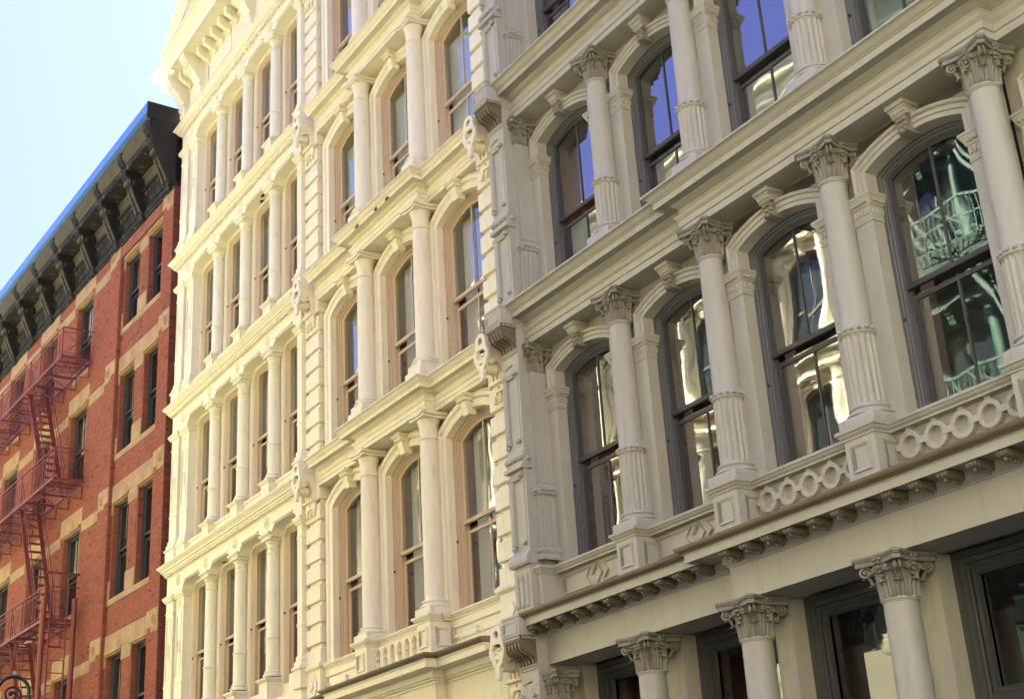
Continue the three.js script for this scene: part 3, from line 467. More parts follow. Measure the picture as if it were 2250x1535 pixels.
const cKey = (() => {
  const L = [prism([[-0.28, 9.60], [-0.28, 9.23], [-0.13, 9.23], [-0.115, 9.3], [-0.085, 9.36], [-0.08, 9.46], [-0.04, 9.47], [-0.02, 9.52], [0.0, 9.525], [0.0, 9.56], [-0.03, 9.58], [-0.03, 9.60]], -0.085, 0.085)];
  const m = shadows(new THREE.Mesh(join(L, 0.4), M.cream)); m.name = 'keystone';
  const C = [cb(-0.155, 0.155, 9.535, 9.585, -0.28, 0.015, 0.006), cb(-0.135, 0.135, 9.51, 9.534, -0.28, -0.01, 0.004)]; for (let k = 0; k < 9; k++) { C.push(cb(-0.125 + k * 0.029, -0.107 + k * 0.029, 9.455, 9.508, -0.28, -0.03, 0.004)); }
  add(m, 'dentil_cap', join(C, 0.4), M.cream);
  return m;
})();
const cColLow = plainColumn(6.152, 6.27, 9.13, 9.592, M.cream), cColUp = plainColumn(6.0, 6.5, 9.13, 9.592, M.cream, true);
const cEnt = (() => { const g = entablature([[-23.75, -0.08], [-21.72, -0.08], [-21.72, 0.12], [-19.1, 0.12], [-19.1, -0.08], [-17.3, -0.08]], 0.91, 0.4); const p = g.attributes.position; for (let i = 0; i < p.count; i++) p.setY(i, 9.592 + (p.getY(i) - 9.592) * 0.80); return g; })();
for (let row = 0; row < 4; row++) {
  const o = CO + row * CP;
  C_BAY.forEach((x, b) => {
    const p = [x, o, 0];
    add(creamB, 'wall', cWall, M.cream, p); add(creamB, 'archivolt', cArchi, M.cream, p); place(cKey, creamB, p);
    const gl = [0, 1, 2, 3].map((k) => GLC[(k + b + row) % 4]), w = archWindow(cWin, M.tan, M.tan, gl);
    w.position.set(...p); creamB.add(w);
    if (row === 2) add(w, 'blind', join([bx(-0.68, 0.68, 6.2, 9.0, -0.6, -0.59)]), M.blind);
    else { add(w, 'curtain', fin(drape(-0.64, -0.28, 6.15, 9.2, -0.66, 0.03, 4), 0.9), M.curtain); add(w, 'curtain', fin(drape(-0.28, 0.64, 7.6, 9.3, -0.72, 0.035, 8), 0.9), M.curtain); }
    add(w, 'sash_lift', join([cb(-0.79, -0.775, 7.3, 7.34, -0.345, -0.31, 0.004)]), M.iron);
  });
  C_COL.forEach((x) => place(row ? cColUp : cColLow, creamB, [x, o, -0.05]));
  add(creamB, 'cornice', cEnt, M.cream, [0, o, 0]);
}
// balustrade storey
add(creamB, 'sill_rail', join([sweep([[-23.76, -0.2], [-21.80, -0.2], [-21.80, -0.06], [-19.02, -0.06], [-19.02, -0.2], [-17.34, -0.2]], [[-0.3, 5.96], [0, 5.96], [0.014, 5.965], [0.016, 5.985], [0.035, 6.0], [0.05, 6.02], [0.055, 6.035], [0.07, 6.04], [0.073, 6.07], [0.05, 6.08], [-0.5, 6.09]])], 0.45), M.cream);
const cPed = (() => {
  const m = shadows(new THREE.Mesh(join([bx(-0.215, 0.215, 5.3, 5.96, -0.25, 0.23)]), M.cream)); m.name = 'pedestal';
  add(m, 'pedestal_cap', join([sweep([[-0.215, -0.25], [-0.215, 0.23], [0.215, 0.23], [0.215, -0.25]], [[-0.1, 5.96], [0.004, 5.96], [0.014, 5.965], [0.016, 5.985], [0.035, 6.0], [0.05, 6.02], [0.055, 6.035], [0.07, 6.04], [0.074, 6.072], [0.05, 6.08], [-0.21, 6.081]])], 0.45), M.cream);
  const mk = () => join([sweep([[-0.13, 5.56], [-0.13, 5.87], [0.13, 5.87], [0.13, 5.56], [-0.13, 5.56], [-0.13, 5.87]], [[0.0, 0], [0, 0.03], [-0.03, 0.032], [-0.035, 0.012], [-0.05, 0.01], [-0.055, -0.02]], 'xy', false)], 0.3);
  const f = mk(), r = mk(); r.rotateY(Math.PI / 2); r.translate(0.215, 0, 0); f.translate(0, 0, 0.23);
  add(m, 'panel_moulding', f, M.cream); add(m, 'panel_moulding', r, M.cream);
  return m;
})();
C_COL.forEach((x, k) => { const c = place(cPed, creamB, [x, 0, -0.05]); if (!k) c.remove(c.children[2]); });
add(creamB, 'panel_wall', join([bx(-21.35, -19.48, 5.3, 5.96, -0.3, -0.06)]), M.cream); add(creamB, 'panel_wall', join([bx(-23.76, -21.7, 5.3, 5.96, -0.3, -0.2)]), M.cream); add(creamB, 'panel_wall', join([bx(-19.12, -17.34, 5.3, 5.96, -0.3, -0.2)]), M.cream);
for (let k = 0; k < 7; k++) {   // pointed loops
  const s = new THREE.Shape(); s.moveTo(-0.125, -0.22); s.lineTo(0.125, -0.22); s.lineTo(0.125, 0.2); s.lineTo(-0.125, 0.2); s.closePath();
  const h = new THREE.Path(); h.moveTo(0, 0.175); h.quadraticCurveTo(0.1, 0.11, 0.085, 0.02); h.lineTo(0.055, -0.0); h.lineTo(0.085, -0.03); h.quadraticCurveTo(0.08, -0.17, 0, -0.2); h.quadraticCurveTo(-0.08, -0.17, -0.085, -0.03); h.lineTo(-0.055, 0); h.lineTo(-0.085, 0.02); h.quadraticCurveTo(-0.1, 0.11, 0, 0.175); s.holes.push(h);
  add(creamB, 'loop_panel', fin(extr(s, 0, 0.075, 0.004), 0.4), M.cream, [-21.27 + 0.06 + k * 0.258, 5.72, -0.058]);
}
for (const [x0, x1] of [[-23.66, -21.9], [-18.98, -17.45]]) {
  add(creamB, 'panel_moulding', join([sweep([[x0, 5.5], [x0, 5.86], [x1, 5.86], [x1, 5.5], [x0, 5.5], [x0, 5.86]], [[0, -0.2], [0, -0.165], [-0.03, -0.165], [-0.045, -0.18], [-0.05, -0.198]], 'xy', false), cb(x0 + 0.1, x1 - 0.1, 5.63, 5.72, -0.2, -0.178, 0.006), ...knobs([[x0 + 0.12, 5.68, -0.17], [(x0 + x1) / 2, 5.72, -0.15], [(x0 + x1) / 2, 5.66, -0.16]], 0.035)], 0.4), M.cream);
}
const cGP = [[-23.76, -0.08], [-22.0, -0.08], [-22.0, 0.12], [-19.1, 0.12], [-19.1, -0.08], [-17.3, -0.08]];
add(creamB, 'shop_cornice', join([sweep(cGP, [[-0.5, 4.0], [0, 4.0], [0, 4.98], [0.02, 4.985], [0.025, 5.02], [0.06, 5.03], [0.065, 5.055], [0.09, 5.06], [0.1, 5.075], [0.11, 5.17], [0.33, 5.185], [0.33, 5.165], [0.365, 5.165], [0.365, 5.26], [0.378, 5.265], [0.378, 5.275], [0.39, 5.28], [0.39, 5.29], [-0.2, 5.30]])], 0.4), M.cream);
add(creamB, 'gutter', join([sweep(cGP, [[0.3, 5.302], [0.395, 5.302], [0.4, 5.312], [0.43, 5.322], [0.45, 5.345], [0.455, 5.37], [0.44, 5.376], [-0.25, 5.41], [-0.25, 5.303]])], 0.6), M.gutter);
// quoined piers and pierced consoles
const cConsole = (() => {   // top at y = 0, back plane at z = 0
  const sil = [...arcPts(0, -0.16, 0.16, 150, 30, 10), [0.165, -0.24], [0.185, -0.3], [0.21, -0.36], [0.2, -0.42], [0.15, -0.5], [0.125, -0.56], [0.07, -0.6], [0.052, -0.68], ...arcPts(0, -0.735, 0.05, 0, -180, 6), [-0.052, -0.68], [-0.07, -0.6], [-0.125, -0.56], [-0.15, -0.5], [-0.2, -0.42], [-0.21, -0.36], [-0.185, -0.3], [-0.165, -0.24]].reverse();
  const s = shapeOf(sil); let h = new THREE.Path(); h.absarc(0, -0.13, 0.058, 0, Math.PI * 2, true); s.holes.push(h);
  h = new THREE.Path([[-0.085, -0.27], [0.085, -0.27], [0.135, -0.355], [0.085, -0.43], [-0.085, -0.43], [-0.135, -0.355]].map((p) => new THREE.Vector2(p[0], p[1]))); s.holes.push(h);
  h = new THREE.Path([[0, -0.475], [0.014, -0.5], [0.05, -0.49], [0.02, -0.515], [0.03, -0.55], [0, -0.528], [-0.03, -0.55], [-0.02, -0.515], [-0.05, -0.49], [-0.014, -0.5]].map((p) => new THREE.Vector2(p[0], p[1]))); s.holes.push(h);
  const m = shadows(new THREE.Mesh(fin(extr(s, 0.30, 0.36, 0.006), 0.5), M.cream)); m.name = 'console';
  add(m, 'console_body', join([prism([[0, -0.02], [0.3, -0.02], [0.3, -0.45], [0.29, -0.52], [0.25, -0.545], [0.2, -0.5], [0.14, -0.47], [0.08, -0.5], [0.045, -0.6], [0.03, -0.74], [0, -0.74]], -0.135, 0.135), cyl(0, -0.155, 0.15, 0.155, 0.155, 0.30, 20, 'z'), cyl(0, -0.56, 0.2, 0.1, 0.1, 0.2, 16, 'z'), bx(-0.05, 0.05, -0.36, -0.33, 0.29, 0.33)], 0.6), M.cream);
  const R = []; for (const x of [-0.16, -0.06, 0.05, 0.16]) R.push(prism([[0, -0.4], [0.18, -0.4], [0.15, -0.45], [0.1, -0.5], [0.075, -0.6], [0.06, -0.75], [0, -0.75]], x - 0.022, x + 0.022)); add(m, 'rib', join(R, 0.5), M.cream);
  add(m, 'shelf', join([cb(-0.22, 0.22, -0.80, -0.75, -0.02, 0.11, 0.006)]), M.cream);
  const a = shapeOf([[-0.2, -0.8], [-0.2, -0.92], ...arcPts(-0.15, -0.95, 0.04, 180, 360, 5), [-0.09, -0.92], ...arcPts(-0.03, -0.95, 0.04, 180, 360, 5).slice(0, 0), [0.09, -0.92], ...arcPts(0.15, -0.95, 0.04, 180, 360, 5), [0.2, -0.92], [0.2, -0.8]]); h = new THREE.Path(); h.absarc(0, -0.85, 0.026, 0, Math.PI * 2, true); a.holes.push(h);
  const D = [extr(a, 0, 0.05, 0.005)]; for (const x of [-0.15, 0.0, 0.15]) for (let k = 0; k < 3; k++) D.push(cb(x - 0.028, x + 0.028, -1.04 - k * 0.002 + k * 0.05 - 0.045, -1.04 + k * 0.05 - 0.002, 0, 0.06 - k * 0.004, 0.01));
  add(m, 'drop_apron', join(D, 0.5), M.cream);
  return m;
})();
const quoin = (w, h) => { const g = cb(-w / 2, w / 2, 0, h, -0.2, 0.0, 0.02); return fin(g, 0.3); };
function quoinPier(b, x0, x1, zf, o0, rows, step) {
  const w = x1 - x0, xc = (x0 + x1) / 2;
  add(b, 'pier', join([bx(x0 + 0.06, x1 - 0.06, 0, o0 + rows * CP + 6.2, zf - 0.5, zf - 0.065)]), M.cream);
  const q = quoin(w, step - 0.085);
  for (let r = 0; r < rows; r++) { const base = o0 + r * CP + 6.16; for (let k = 0; k < 8; k++) add(b, 'quoin_block', q, M.cream, [xc, base + k * step, zf]);
    add(b, 'frieze_block', join([cb(-w / 2, w / 2, base + 8 * step + 0.002, base + CP - 0.004, -0.3, 0.0, 0.006)]), M.cream, [xc, 0, zf]);
    place(cConsole, b, [xc, base + CP - 0.02, zf]); }
  add(b, 'pier_base', join([bx(x0 + 0.01, x1 - 0.01, 5.2, 6.1, zf - 0.4, zf - 0.004), sweep([[x0, zf - 0.4], [x0, zf], [x1, zf], [x1, zf - 0.4]], [[0, 5.3], [0, 6.0], [0.03, 6.02], [0.05, 6.05], [0.055, 6.1], [0.0, 6.15], [-0.05, 6.15]])], 0.4), M.cream);
  add(b, 'octagon_boss', join([extr(shapeOf(Array.from({ length: 8 }, (_, k) => [xc + 0.2 * Math.cos((k + 0.5) * Math.PI / 4), 5.72 + 0.2 * Math.sin((k + 0.5) * Math.PI / 4)])), zf, zf + 0.03, 0.012), extr(shapeOf([[xc - 0.11, 5.72], [xc, 5.6], [xc + 0.11, 5.72], [xc, 5.84]]), zf + 0.03, zf + 0.06, 0.014)], 0.2), M.cream);
  place(cConsole, b, [xc, 5.46, zf]);
}
quoinPier(creamB, -24.4, -23.77, -0.1, CO, 4, 0.40); quoinPier(creamB, -17.36, -16.59, -0.06, CO, 4, 0.40);
add(creamB, 'shopfront', join([bx(-23.7, -23.2, 0, 4.0, -0.6, -0.1), bx(-21.7, -21.3, 0, 4.0, -0.6, 0.05), bx(-19.5, -19.1, 0, 4.0, -0.6, 0.05), bx(-23.7, -17.36, 0, 0.7, -0.6, -0.3), bx(-24.4, -23.7, 0, 5.3, -0.6, -0.1), bx(-17.4, -16.59, 0, 5.3, -0.6, -0.1)]), M.cream);
for (const [x0, x1] of [[-23.2, -21.7], [-21.3, -19.5], [-19.1, -17.4]]) { const q = new THREE.PlaneGeometry(x1 - x0, 3.3).toNonIndexed(); add(creamB, 'shop_pane', q, GLC[0], [(x0 + x1) / 2, 2.35, -0.5]); }
shell(creamB, -24.38, -16.6, 22.6, -0.62, M.farRed, [5.1, 9.75, 9.75 + CP, 9.75 + 2 * CP, 9.75 + 3 * CP]);
add(creamB, 'parapet', join([bx(-24.4, -16.6, 22.0, 22.9, -0.6, -0.1)]), M.cream);

// ---------- cream building with round-cornered windows, rosettes and a pediment ----------
const roseB = thing('pediment_building', 'cream building with narrow round cornered windows, slim columns and a pediment on top', 'building');
const R_COL = [-29.61, -27.86, -26.115], R_BAY = [-30.49, -28.735, -26.99, -25.245], RP = 4.1, RM = 9.35;
const rL = -32.2, rR = -24.4;
const rSpandrel = (() => { const w = 0.873, a = 0.62, r = 0.19, out = [[-w, -0.3], [-w, 0.5], [w, 0.5], [w, -0.3], [a, -0.3], ...arcPts(a - r, -0.1 - r, r, 0, 90, 6), ...arcPts(-a + r, -0.1 - r, r, 90, 180, 6), [-a, -0.3]]; return fin(extr(shapeOf(out), -0.24, 0), 0.4); })();
const rLintel = fin(prism([[0, -0.1], [0.02, -0.1], [0.03, -0.085], [0.055, -0.075], [0.055, -0.05], [0.035, -0.045], [0.03, -0.02], [0.0, -0.012]], -0.45, 0.45, 0.006), 0.3);
const rWallIn = fin(plate(-0.873, 0.873, -3.62, 0.3, -0.36, -0.26, [roundPath(0.60, -3.3, -0.16, 0.19)]), 0.3);
const rCove = join([sweep(roundPath(0.62, -3.3, -0.1, 0.19), [[0, -0.24], [0, -0.258]], 'xy', false)], 0.5);
const rRosette = (() => { const L = [strip(new THREE.TorusGeometry(0.125, 0.02, 8, 24))]; for (let k = 0; k < 8; k++) { const a = k * Math.PI / 4; L.push(ball(0.066 * Math.cos(a), 0.066 * Math.sin(a), 0.008, 0.028, 7, 5)); } L.push(ball(0, 0, 0.02, 0.03)); return join(L, 0.6); })();
const rWindow = (gl) => {
  const hw = 0.60, yb = -3.3, yt = -0.14, r = 0.19, meet = -1.78, zf = -0.30, path = roundPath(hw, yb, yt, r);
  const m = shadows(new THREE.Mesh(join([sweep(path, [[0, zf], [-0.025, zf], [-0.03, zf - 0.015], [-0.055, zf - 0.02], [-0.06, zf - 0.035], [-0.085, zf - 0.04], [-0.085, zf - 0.16], [0, zf - 0.16], [0, zf]], 'xy')], 0.4), M.tan)); m.name = 'window';
  add(m, 'upper_sash', join([sweep(roundPath(hw, meet, yt, r), [[-0.086, zf - 0.05], [-0.12, zf - 0.055], [-0.12, zf - 0.085], [-0.086, zf - 0.085], [-0.086, zf - 0.05]], 'xy'), cb(-0.514, 0.514, meet - 0.03, meet + 0.03, zf - 0.11, zf - 0.05, 0.006)], 0.4), M.tan);
  add(m, 'lower_sash', join([sweep([[-hw, yb], [-hw, meet - 0.03], [hw, meet - 0.03], [hw, yb]], [[-0.086, zf - 0.115], [-0.125, zf - 0.12], [-0.125, zf - 0.15], [-0.086, zf - 0.15], [-0.086, zf - 0.115]], 'xy')], 0.4), M.tan);
  const pts = roundPath(hw - 0.12, meet + 0.031, yt - 0.12, r - 0.1, 4), q = new THREE.ShapeGeometry(shapeOf(pts.reverse())).toNonIndexed(); q.computeVertexNormals(); add(m, 'pane', q, gl[0], [0, 0, zf - 0.07]);
  const p2 = new THREE.PlaneGeometry(2 * (hw - 0.125), meet - 0.085 - yb).toNonIndexed(); add(m, 'pane', p2, gl[1], [0, (meet - 0.085 + yb) / 2, zf - 0.135]);
  add(m, 'curtain', fin(drape(-0.48, 0.48, -2.4, -0.2, zf - 0.26, 0.025, 9), 0.9), M.curtain);
  add(m, 'sash_lift', join([cb(-0.595, -0.575, -1.9, -1.86, zf - 0.01, zf + 0.03, 0.004)]), M.iron);
  return m;
};
const rColumn = (() => {
  const yb = -3.12, m = shadows(new THREE.Mesh(join([lathe([[0.142, yb + 0.13], [0.136, yb + 0.16], [0.135, yb + 0.72], ...torus(0.138, yb + 0.77, 0.018), [0.131, yb + 0.81], [0.13, -0.9], [0.126, -0.62]], 28)], 0.6), M.cream)); m.name = 'column';
  add(m, 'base', join([lathe([[0, yb], [0.19, yb], [0.2, yb + 0.03], [0.175, yb + 0.055], [0.165, yb + 0.07], ...torus(0.15, yb + 0.095, 0.02), [0.142, yb + 0.13]], 28)], 0.5), M.cream);
  const N = [lathe([[0.126, -0.63], ...torus(0.128, -0.61, 0.014), [0.126, -0.59], [0.128, -0.44], [0.15, -0.41], [0.165, -0.385], [0.165, -0.36], [0.1, -0.36]], 28), abacusLayer(0.2, 0.03, 0.0, -0.36, -0.315, 0.006)];
  for (let k = 0; k < 8; k++) { const a = k * Math.PI / 4; for (let p = 0; p < 5; p++) { const t = p * Math.PI * 0.4, g = ball(0.02 * Math.cos(t), -0.52 + 0.02 * Math.sin(t), 0.132, 0.012, 6, 4); g.rotateY(a); N.push(g); } }
  add(m, 'capital', join(N, 0.55), M.cream);
  add(m, 'impost', join([sweep([[-0.21, -0.15], [-0.21, 0.17], [0.21, 0.17], [0.21, -0.15]], [[-0.15, -0.314], [-0.02, -0.314], [0, -0.3], [0, -0.27], [0.02, -0.265], [0.035, -0.245], [0.055, -0.235], [0.055, -0.205], [-0.05, -0.2]]), bx(-0.2, 0.2, -0.314, -0.2, -0.16, 0.16)], 0.4), M.cream);
  add(m, 'pedestal', join([bx(-0.2, 0.2, -3.6, -3.17, -0.15, 0.2), sweep([[-0.2, -0.15], [-0.2, 0.2], [0.2, 0.2], [0.2, -0.15]], [[0, -3.24], [0.02, -3.235], [0.03, -3.21], [0.055, -3.2], [0.06, -3.165], [0.04, -3.155], [-0.19, -3.12]])], 0.4), M.cream);
  return m;
})();
const rCorniceProf = [[-0.3, 0.5], [0.0, 0.5], [0.0, 0.20], [0.012, 0.205], [0.015, 0.212], [0.016, 0.285], [0.09, 0.29], [0.09, 0.31], [0.095, 0.335], [0.13, 0.34], [0.13, 0.385], [0.145, 0.39], [0.155, 0.405], [0.175, 0.42], [0.195, 0.44], [0.2, 0.455], [0.215, 0.46], [0.215, 0.485], [0.0, 0.52]];
const rPath = [[rL, -0.5], [rL, 0], [rR - 0.1, 0]];
function rPilaster(x0, x1, zf, rosette) {   // tall flat pilaster, heights as for the columns
  const m = shadows(new THREE.Mesh(join([bx(x0, x1, -3.2, -0.69, -0.5, zf), cb(x0 - 0.012, x1 + 0.012, -2.42, -2.36, -0.4, zf + 0.015, 0.01)]), M.cream)); m.name = 'pilaster';
  const p = [[x0, -0.5], [x0, zf], [x1, zf], [x1, -0.5]];
  add(m, 'pilaster_capital', join([sweep(p, [[-0.1, -0.69], [0.002, -0.69], [0.015, -0.67], [0.015, -0.645], [0, -0.64], [0, -0.42], [0.03, -0.40], [0.05, -0.36], [0.07, -0.35], [0.07, -0.31], [0.085, -0.305], [0.085, -0.27], [-0.05, -0.25]])], 0.4), M.cream);
  add(m, 'pilaster_base', join([sweep(p, [[0.06, -3.6], [0.06, -3.26], [0.09, -3.24], [0.09, -3.2], [0.05, -3.17], [0.05, -3.1], [0.02, -3.06], [0.025, -3.0], [0, -2.97], [-0.05, -2.97]])], 0.4), M.cream);
  const xc = (x0 + x1) / 2; if (rosette) { const q = rRosette.clone(); q.scale(0.8, 0.8, 0.8); q.translate(xc, -0.53, zf); add(m, 'rosette', q, M.cream); }
  const w = x1 - x0; if (w > 0.3) add(m, 'panel_moulding', join([sweep([[x0 + 0.1, -2.25], [x0 + 0.1, -0.8], [x1 - 0.1, -0.8], [x1 - 0.1, -2.25], [x0 + 0.1, -2.25], [x0 + 0.1, -0.8]], [[0, zf], [0, zf + 0.016], [-0.02, zf + 0.014], [-0.028, zf]], 'xy', false), move(extr((() => { const s = new THREE.Shape(); s.absellipse(0, 0, 0.09, 0.15, 0, Math.PI * 2); const h = new THREE.Path(); h.absellipse(0, 0, 0.06, 0.115, 0, Math.PI * 2, true); s.holes.push(h); return s; })(), 0, 0.022, 0.004), xc, -1.55, zf)], 0.4), M.cream);
  return m;
}
const rPilA = rPilaster(-32.2, -31.72, 0.0, false), rPilB = rPilaster(-31.66, -31.16, -0.06, true), rPilC = rPilaster(-24.62, -24.4, -0.02, false);
const rDent = (() => { const L = []; for (let x = rL + 0.03; x < rR - 0.15; x += 0.095) L.push(bx(x, x + 0.05, 0.215, 0.288, 0.01, 0.085)); return join(L, 0); })();
for (let k = 0; k < 4; k++) {
  const y = RM + k * RP;
  R_BAY.forEach((x, b) => {
    add(roseB, 'spandrel', rSpandrel, M.cream, [x, y, 0]); add(roseB, 'lintel_moulding', rLintel, M.cream, [x, y, 0]);
    add(roseB, 'wall', rWallIn, M.cream, [x, y, 0]); add(roseB, 'window_cove', rCove, M.cream, [x, y, 0]);
    const w = rWindow([GLC[(b + k) % 4], GLC[(b + k + 2) % 4]]); w.position.set(x, y, 0); roseB.add(w);
  });
  for (const x of R_COL) { place(rColumn, roseB, [x, y, -0.15]); add(roseB, 'rosette', rRosette, M.cream, [x, y + 0.02, 0]); }
  for (const q of [rPilA, rPilB, rPilC]) place(q, roseB, [0, y, 0]);
  add(roseB, 'rosette', rRosette, M.cream, [-31.42, y + 0.02, 0.001]);
  add(roseB, 'spandrel', join([bx(rL, -31.363, -0.25, 0.5, -0.3, 0)]), M.cream, [0, y, 0]); add(roseB, 'spandrel', join([bx(-24.372 - 0.1, rR, -0.3, 0.5, -0.3, -0.002)]), M.cream, [0, y, 0]);
  add(roseB, 'cornice', join([sweep(rPath, rCorniceProf)], 0.4), M.cream, [0, y, 0]);
  const d = add(roseB, 'dentil_band', rDent, M.cream, [0, y, 0]); d.userData.kind = 'stuff';
  if (k < 3) add(roseB, 'sill_rail', join([sweep([[-31.2, -0.12], [-24.55, -0.12]], [[-0.3, 0.5], [0, 0.5], [0, 0.82], [0.02, 0.825], [0.04, 0.86], [0.04, 0.885], [-0.3, 0.9]])], 0.4), M.cream, [0, y, 0]);
}
{ // crowning entablature, brackets and pediment
  const T = RM + 3 * RP, p = [[rL, -0.5], [rL, 0], [rR, 0]];
  add(roseB, 'frieze', join([sweep(p, [[-0.3, T + 0.5], [0.0, T + 0.5], [0.0, T + 0.62], [0.03, T + 0.63], [0.03, T + 0.75], [0.06, T + 0.78], [0.06, T + 0.81], [0.01, T + 0.82], [0.01, T + 1.62], [0.03, T + 1.63], [0.05, T + 1.68], [0.09, T + 1.7], [0.09, T + 1.74], [-0.3, T + 1.75]])], 0.4), M.cream);
  add(roseB, 'parapet', join([bx(rL + 0.02, rR, T + 0.5, T + 2.4, -0.62, -0.05)]), M.cream);
  const big = prism([[0, 0.75], [0.1, 0.72], [0.13, 0.78], [0.12, 0.9], [0.17, 0.98], [0.15, 1.1], [0.24, 1.2], [0.32, 1.36], [0.44, 1.46], [0.44, 1.52], [0.5, 1.53], [0.5, 1.6], [0.55, 1.61], [0.55, 1.68], [0.62, 1.7], [0.62, 1.9], [0, 1.9]], -0.17, 0.17, 0.008);
  const bigG = fin(big, 0.4), sm = fin(prism([[0, 1.5], [0.06, 1.48], [0.1, 1.53], [0.2, 1.55], [0.28, 1.6], [0.36, 1.64], [0.38, 1.7], [0.38, 1.86], [0, 1.86]], -0.075, 0.075, 0.006), 0.5);
  for (const x of [-31.98, -30.72, -27.25, -25.6, -24.62]) add(roseB, 'bracket', bigG, M.cream, [x, T, 0]);
  for (const x of [-31.55, -31.2, -30.2, -29.7, -29.2, -28.7, -28.2, -27.7, -26.8, -26.3]) add(roseB, 'modillion', sm, M.cream, [x, T, 0]);
  for (const x of [-31.35, -29.0, -26.4]) add(roseB, 'frieze_panel', join([sweep([[x - 0.38 - (x > -31 ? 0.9 : 0), T + 0.92], [x - 0.38 - (x > -31 ? 0.9 : 0), T + 1.45], [x + 0.38, T + 1.45], [x + 0.38, T + 0.92], [x - 0.38 - (x > -31 ? 0.9 : 0), T + 0.92], [x - 0.38 - (x > -31 ? 0.9 : 0), T + 1.45]], [[0, 0.01], [0, 0.035], [-0.03, 0.03], [-0.04, 0.011]], 'xy', false)], 0.3), M.cream);
  const cp = [[0.0, T + 1.87], [0.5, T + 1.87], [0.5, T + 1.85], [0.55, T + 1.85], [0.55, T + 2.05], [0.57, T + 2.06], [0.57, T + 2.1], [0.59, T + 2.11], [0.61, T + 2.16], [0.66, T + 2.22], [0.74, T + 2.27], [0.78, T + 2.28], [0.78, T + 2.36], [-0.3, T + 2.44]];
  add(roseB, 'crown_cornice', join([sweep([[rL, -0.5], [rL, -0.02], [-30.95, -0.02], [-30.95, 0.12], [-27.1, 0.12], [-27.1, -0.02], [rR, -0.02]], cp)], 0.4), M.cream);
  // raking pediment
  const x0 = -31.6, x1 = -26.5, xm = (x0 + x1) / 2, y0 = T + 2.4, h = 2.1;
  add(roseB, 'tympanum', join([extr(shapeOf([[x0 + 0.2, y0], [x1 - 0.2, y0], [xm, y0 + h]]), -0.4, 0.0)]), M.cream);
  add(roseB, 'raking_cornice', join([sweep([[x0 - 0.5, y0], [xm, y0 + h + 0.35], [x1 + 0.5, y0]], [[0.32, -0.4], [0.32, 0.72], [0.27, 0.72], [0.22, 0.68], [0.16, 0.6], [0.12, 0.56], [0.1, 0.54], [0, 0.54], [0, 0.42], [-0.06, 0.42], [-0.06, 0.06], [-0.16, 0.04], [-0.18, 0.0], [-0.18, -0.4]], 'xy')], 0.4), M.cream);
  for (let k = 0; k < 5; k++) for (const s of [-1, 1]) { const t = 0.16 + k * 0.17, mx = s < 0 ? x0 + (xm - x0) * t : x1 + (xm - x1) * t, my = y0 + h * t - 1.9; const md = add(roseB, 'modillion', sm, M.cream, [mx, my + 0.12, 0.0]); md.scale.set(1.5, 1, 1); }
  const F = []; for (let k = 0; k < 12; k++) { const a = Math.PI * (k + 0.5) / 12; F.push(bar([xm + 0.3 * Math.cos(a), y0 + 0.1 + 0.3 * Math.sin(a), 0.03], [xm + 1.1 * Math.cos(a), y0 + 0.1 + 0.9 * Math.sin(a), 0.03], 0.1, 0.06)); } F.push(cyl(xm, y0 + 0.2, 0.03, 0.25, 0.22, 0.12, 20, 'z'));
  add(roseB, 'sunburst', join(F, 0.4), M.cream);
}
add(roseB, 'shopfront', join([bx(rL, -31.6, 0, 6, -0.6, 0), bx(-25.0, rR - 0.012, 0, 6.1, -0.6, -0.012), bx(-31.6, -25.0, 5.3, 5.74, -0.6, -0.02), ...R_COL.map((x) => bx(x - 0.2, x + 0.2, 0, 5.3, -0.5, 0.0)), bx(rL, rR, 0, 0.7, -0.6, -0.3)]), M.cream);
for (const x of R_BAY) { const q = new THREE.PlaneGeometry(1.36, 4.6).toNonIndexed(); add(roseB, 'shop_pane', q, GLC[1], [x, 3.0, -0.5]); }
shell(roseB, rL + 0.01, rR - 0.02, 23.7, -0.64, M.farRed, [5.5, 9.7, 13.8, 17.9, 22.0]);

for (const [x, y, z, b, t] of [[-20.28, 13.86, 0.325, creamB, 0], [-19.84, 13.86, 0.325, creamB, 0], [-21.08, 13.86, 0.325, creamB, 0], [-27.05, 17.445, -0.2, roseB, 1], [-26.77, 17.445, -0.115, roseB, 1], [-29.0, 9.245, -0.2, roseB, 1]]) {
  const g = extr(shapeOf(Array.from({ length: 9 }, (_, k) => { const a = k / 9 * Math.PI * 2, r = 0.035 + 0.035 * rnd(); return [1.5 * r * Math.cos(a), r * 0.7 * Math.sin(a)]; })), 0, 0.012); if (t) g.rotateX(Math.PI / 2);
  add(b, 'rust_hole', fin(g, 0.2), M.iron, [x, y, z]);
}

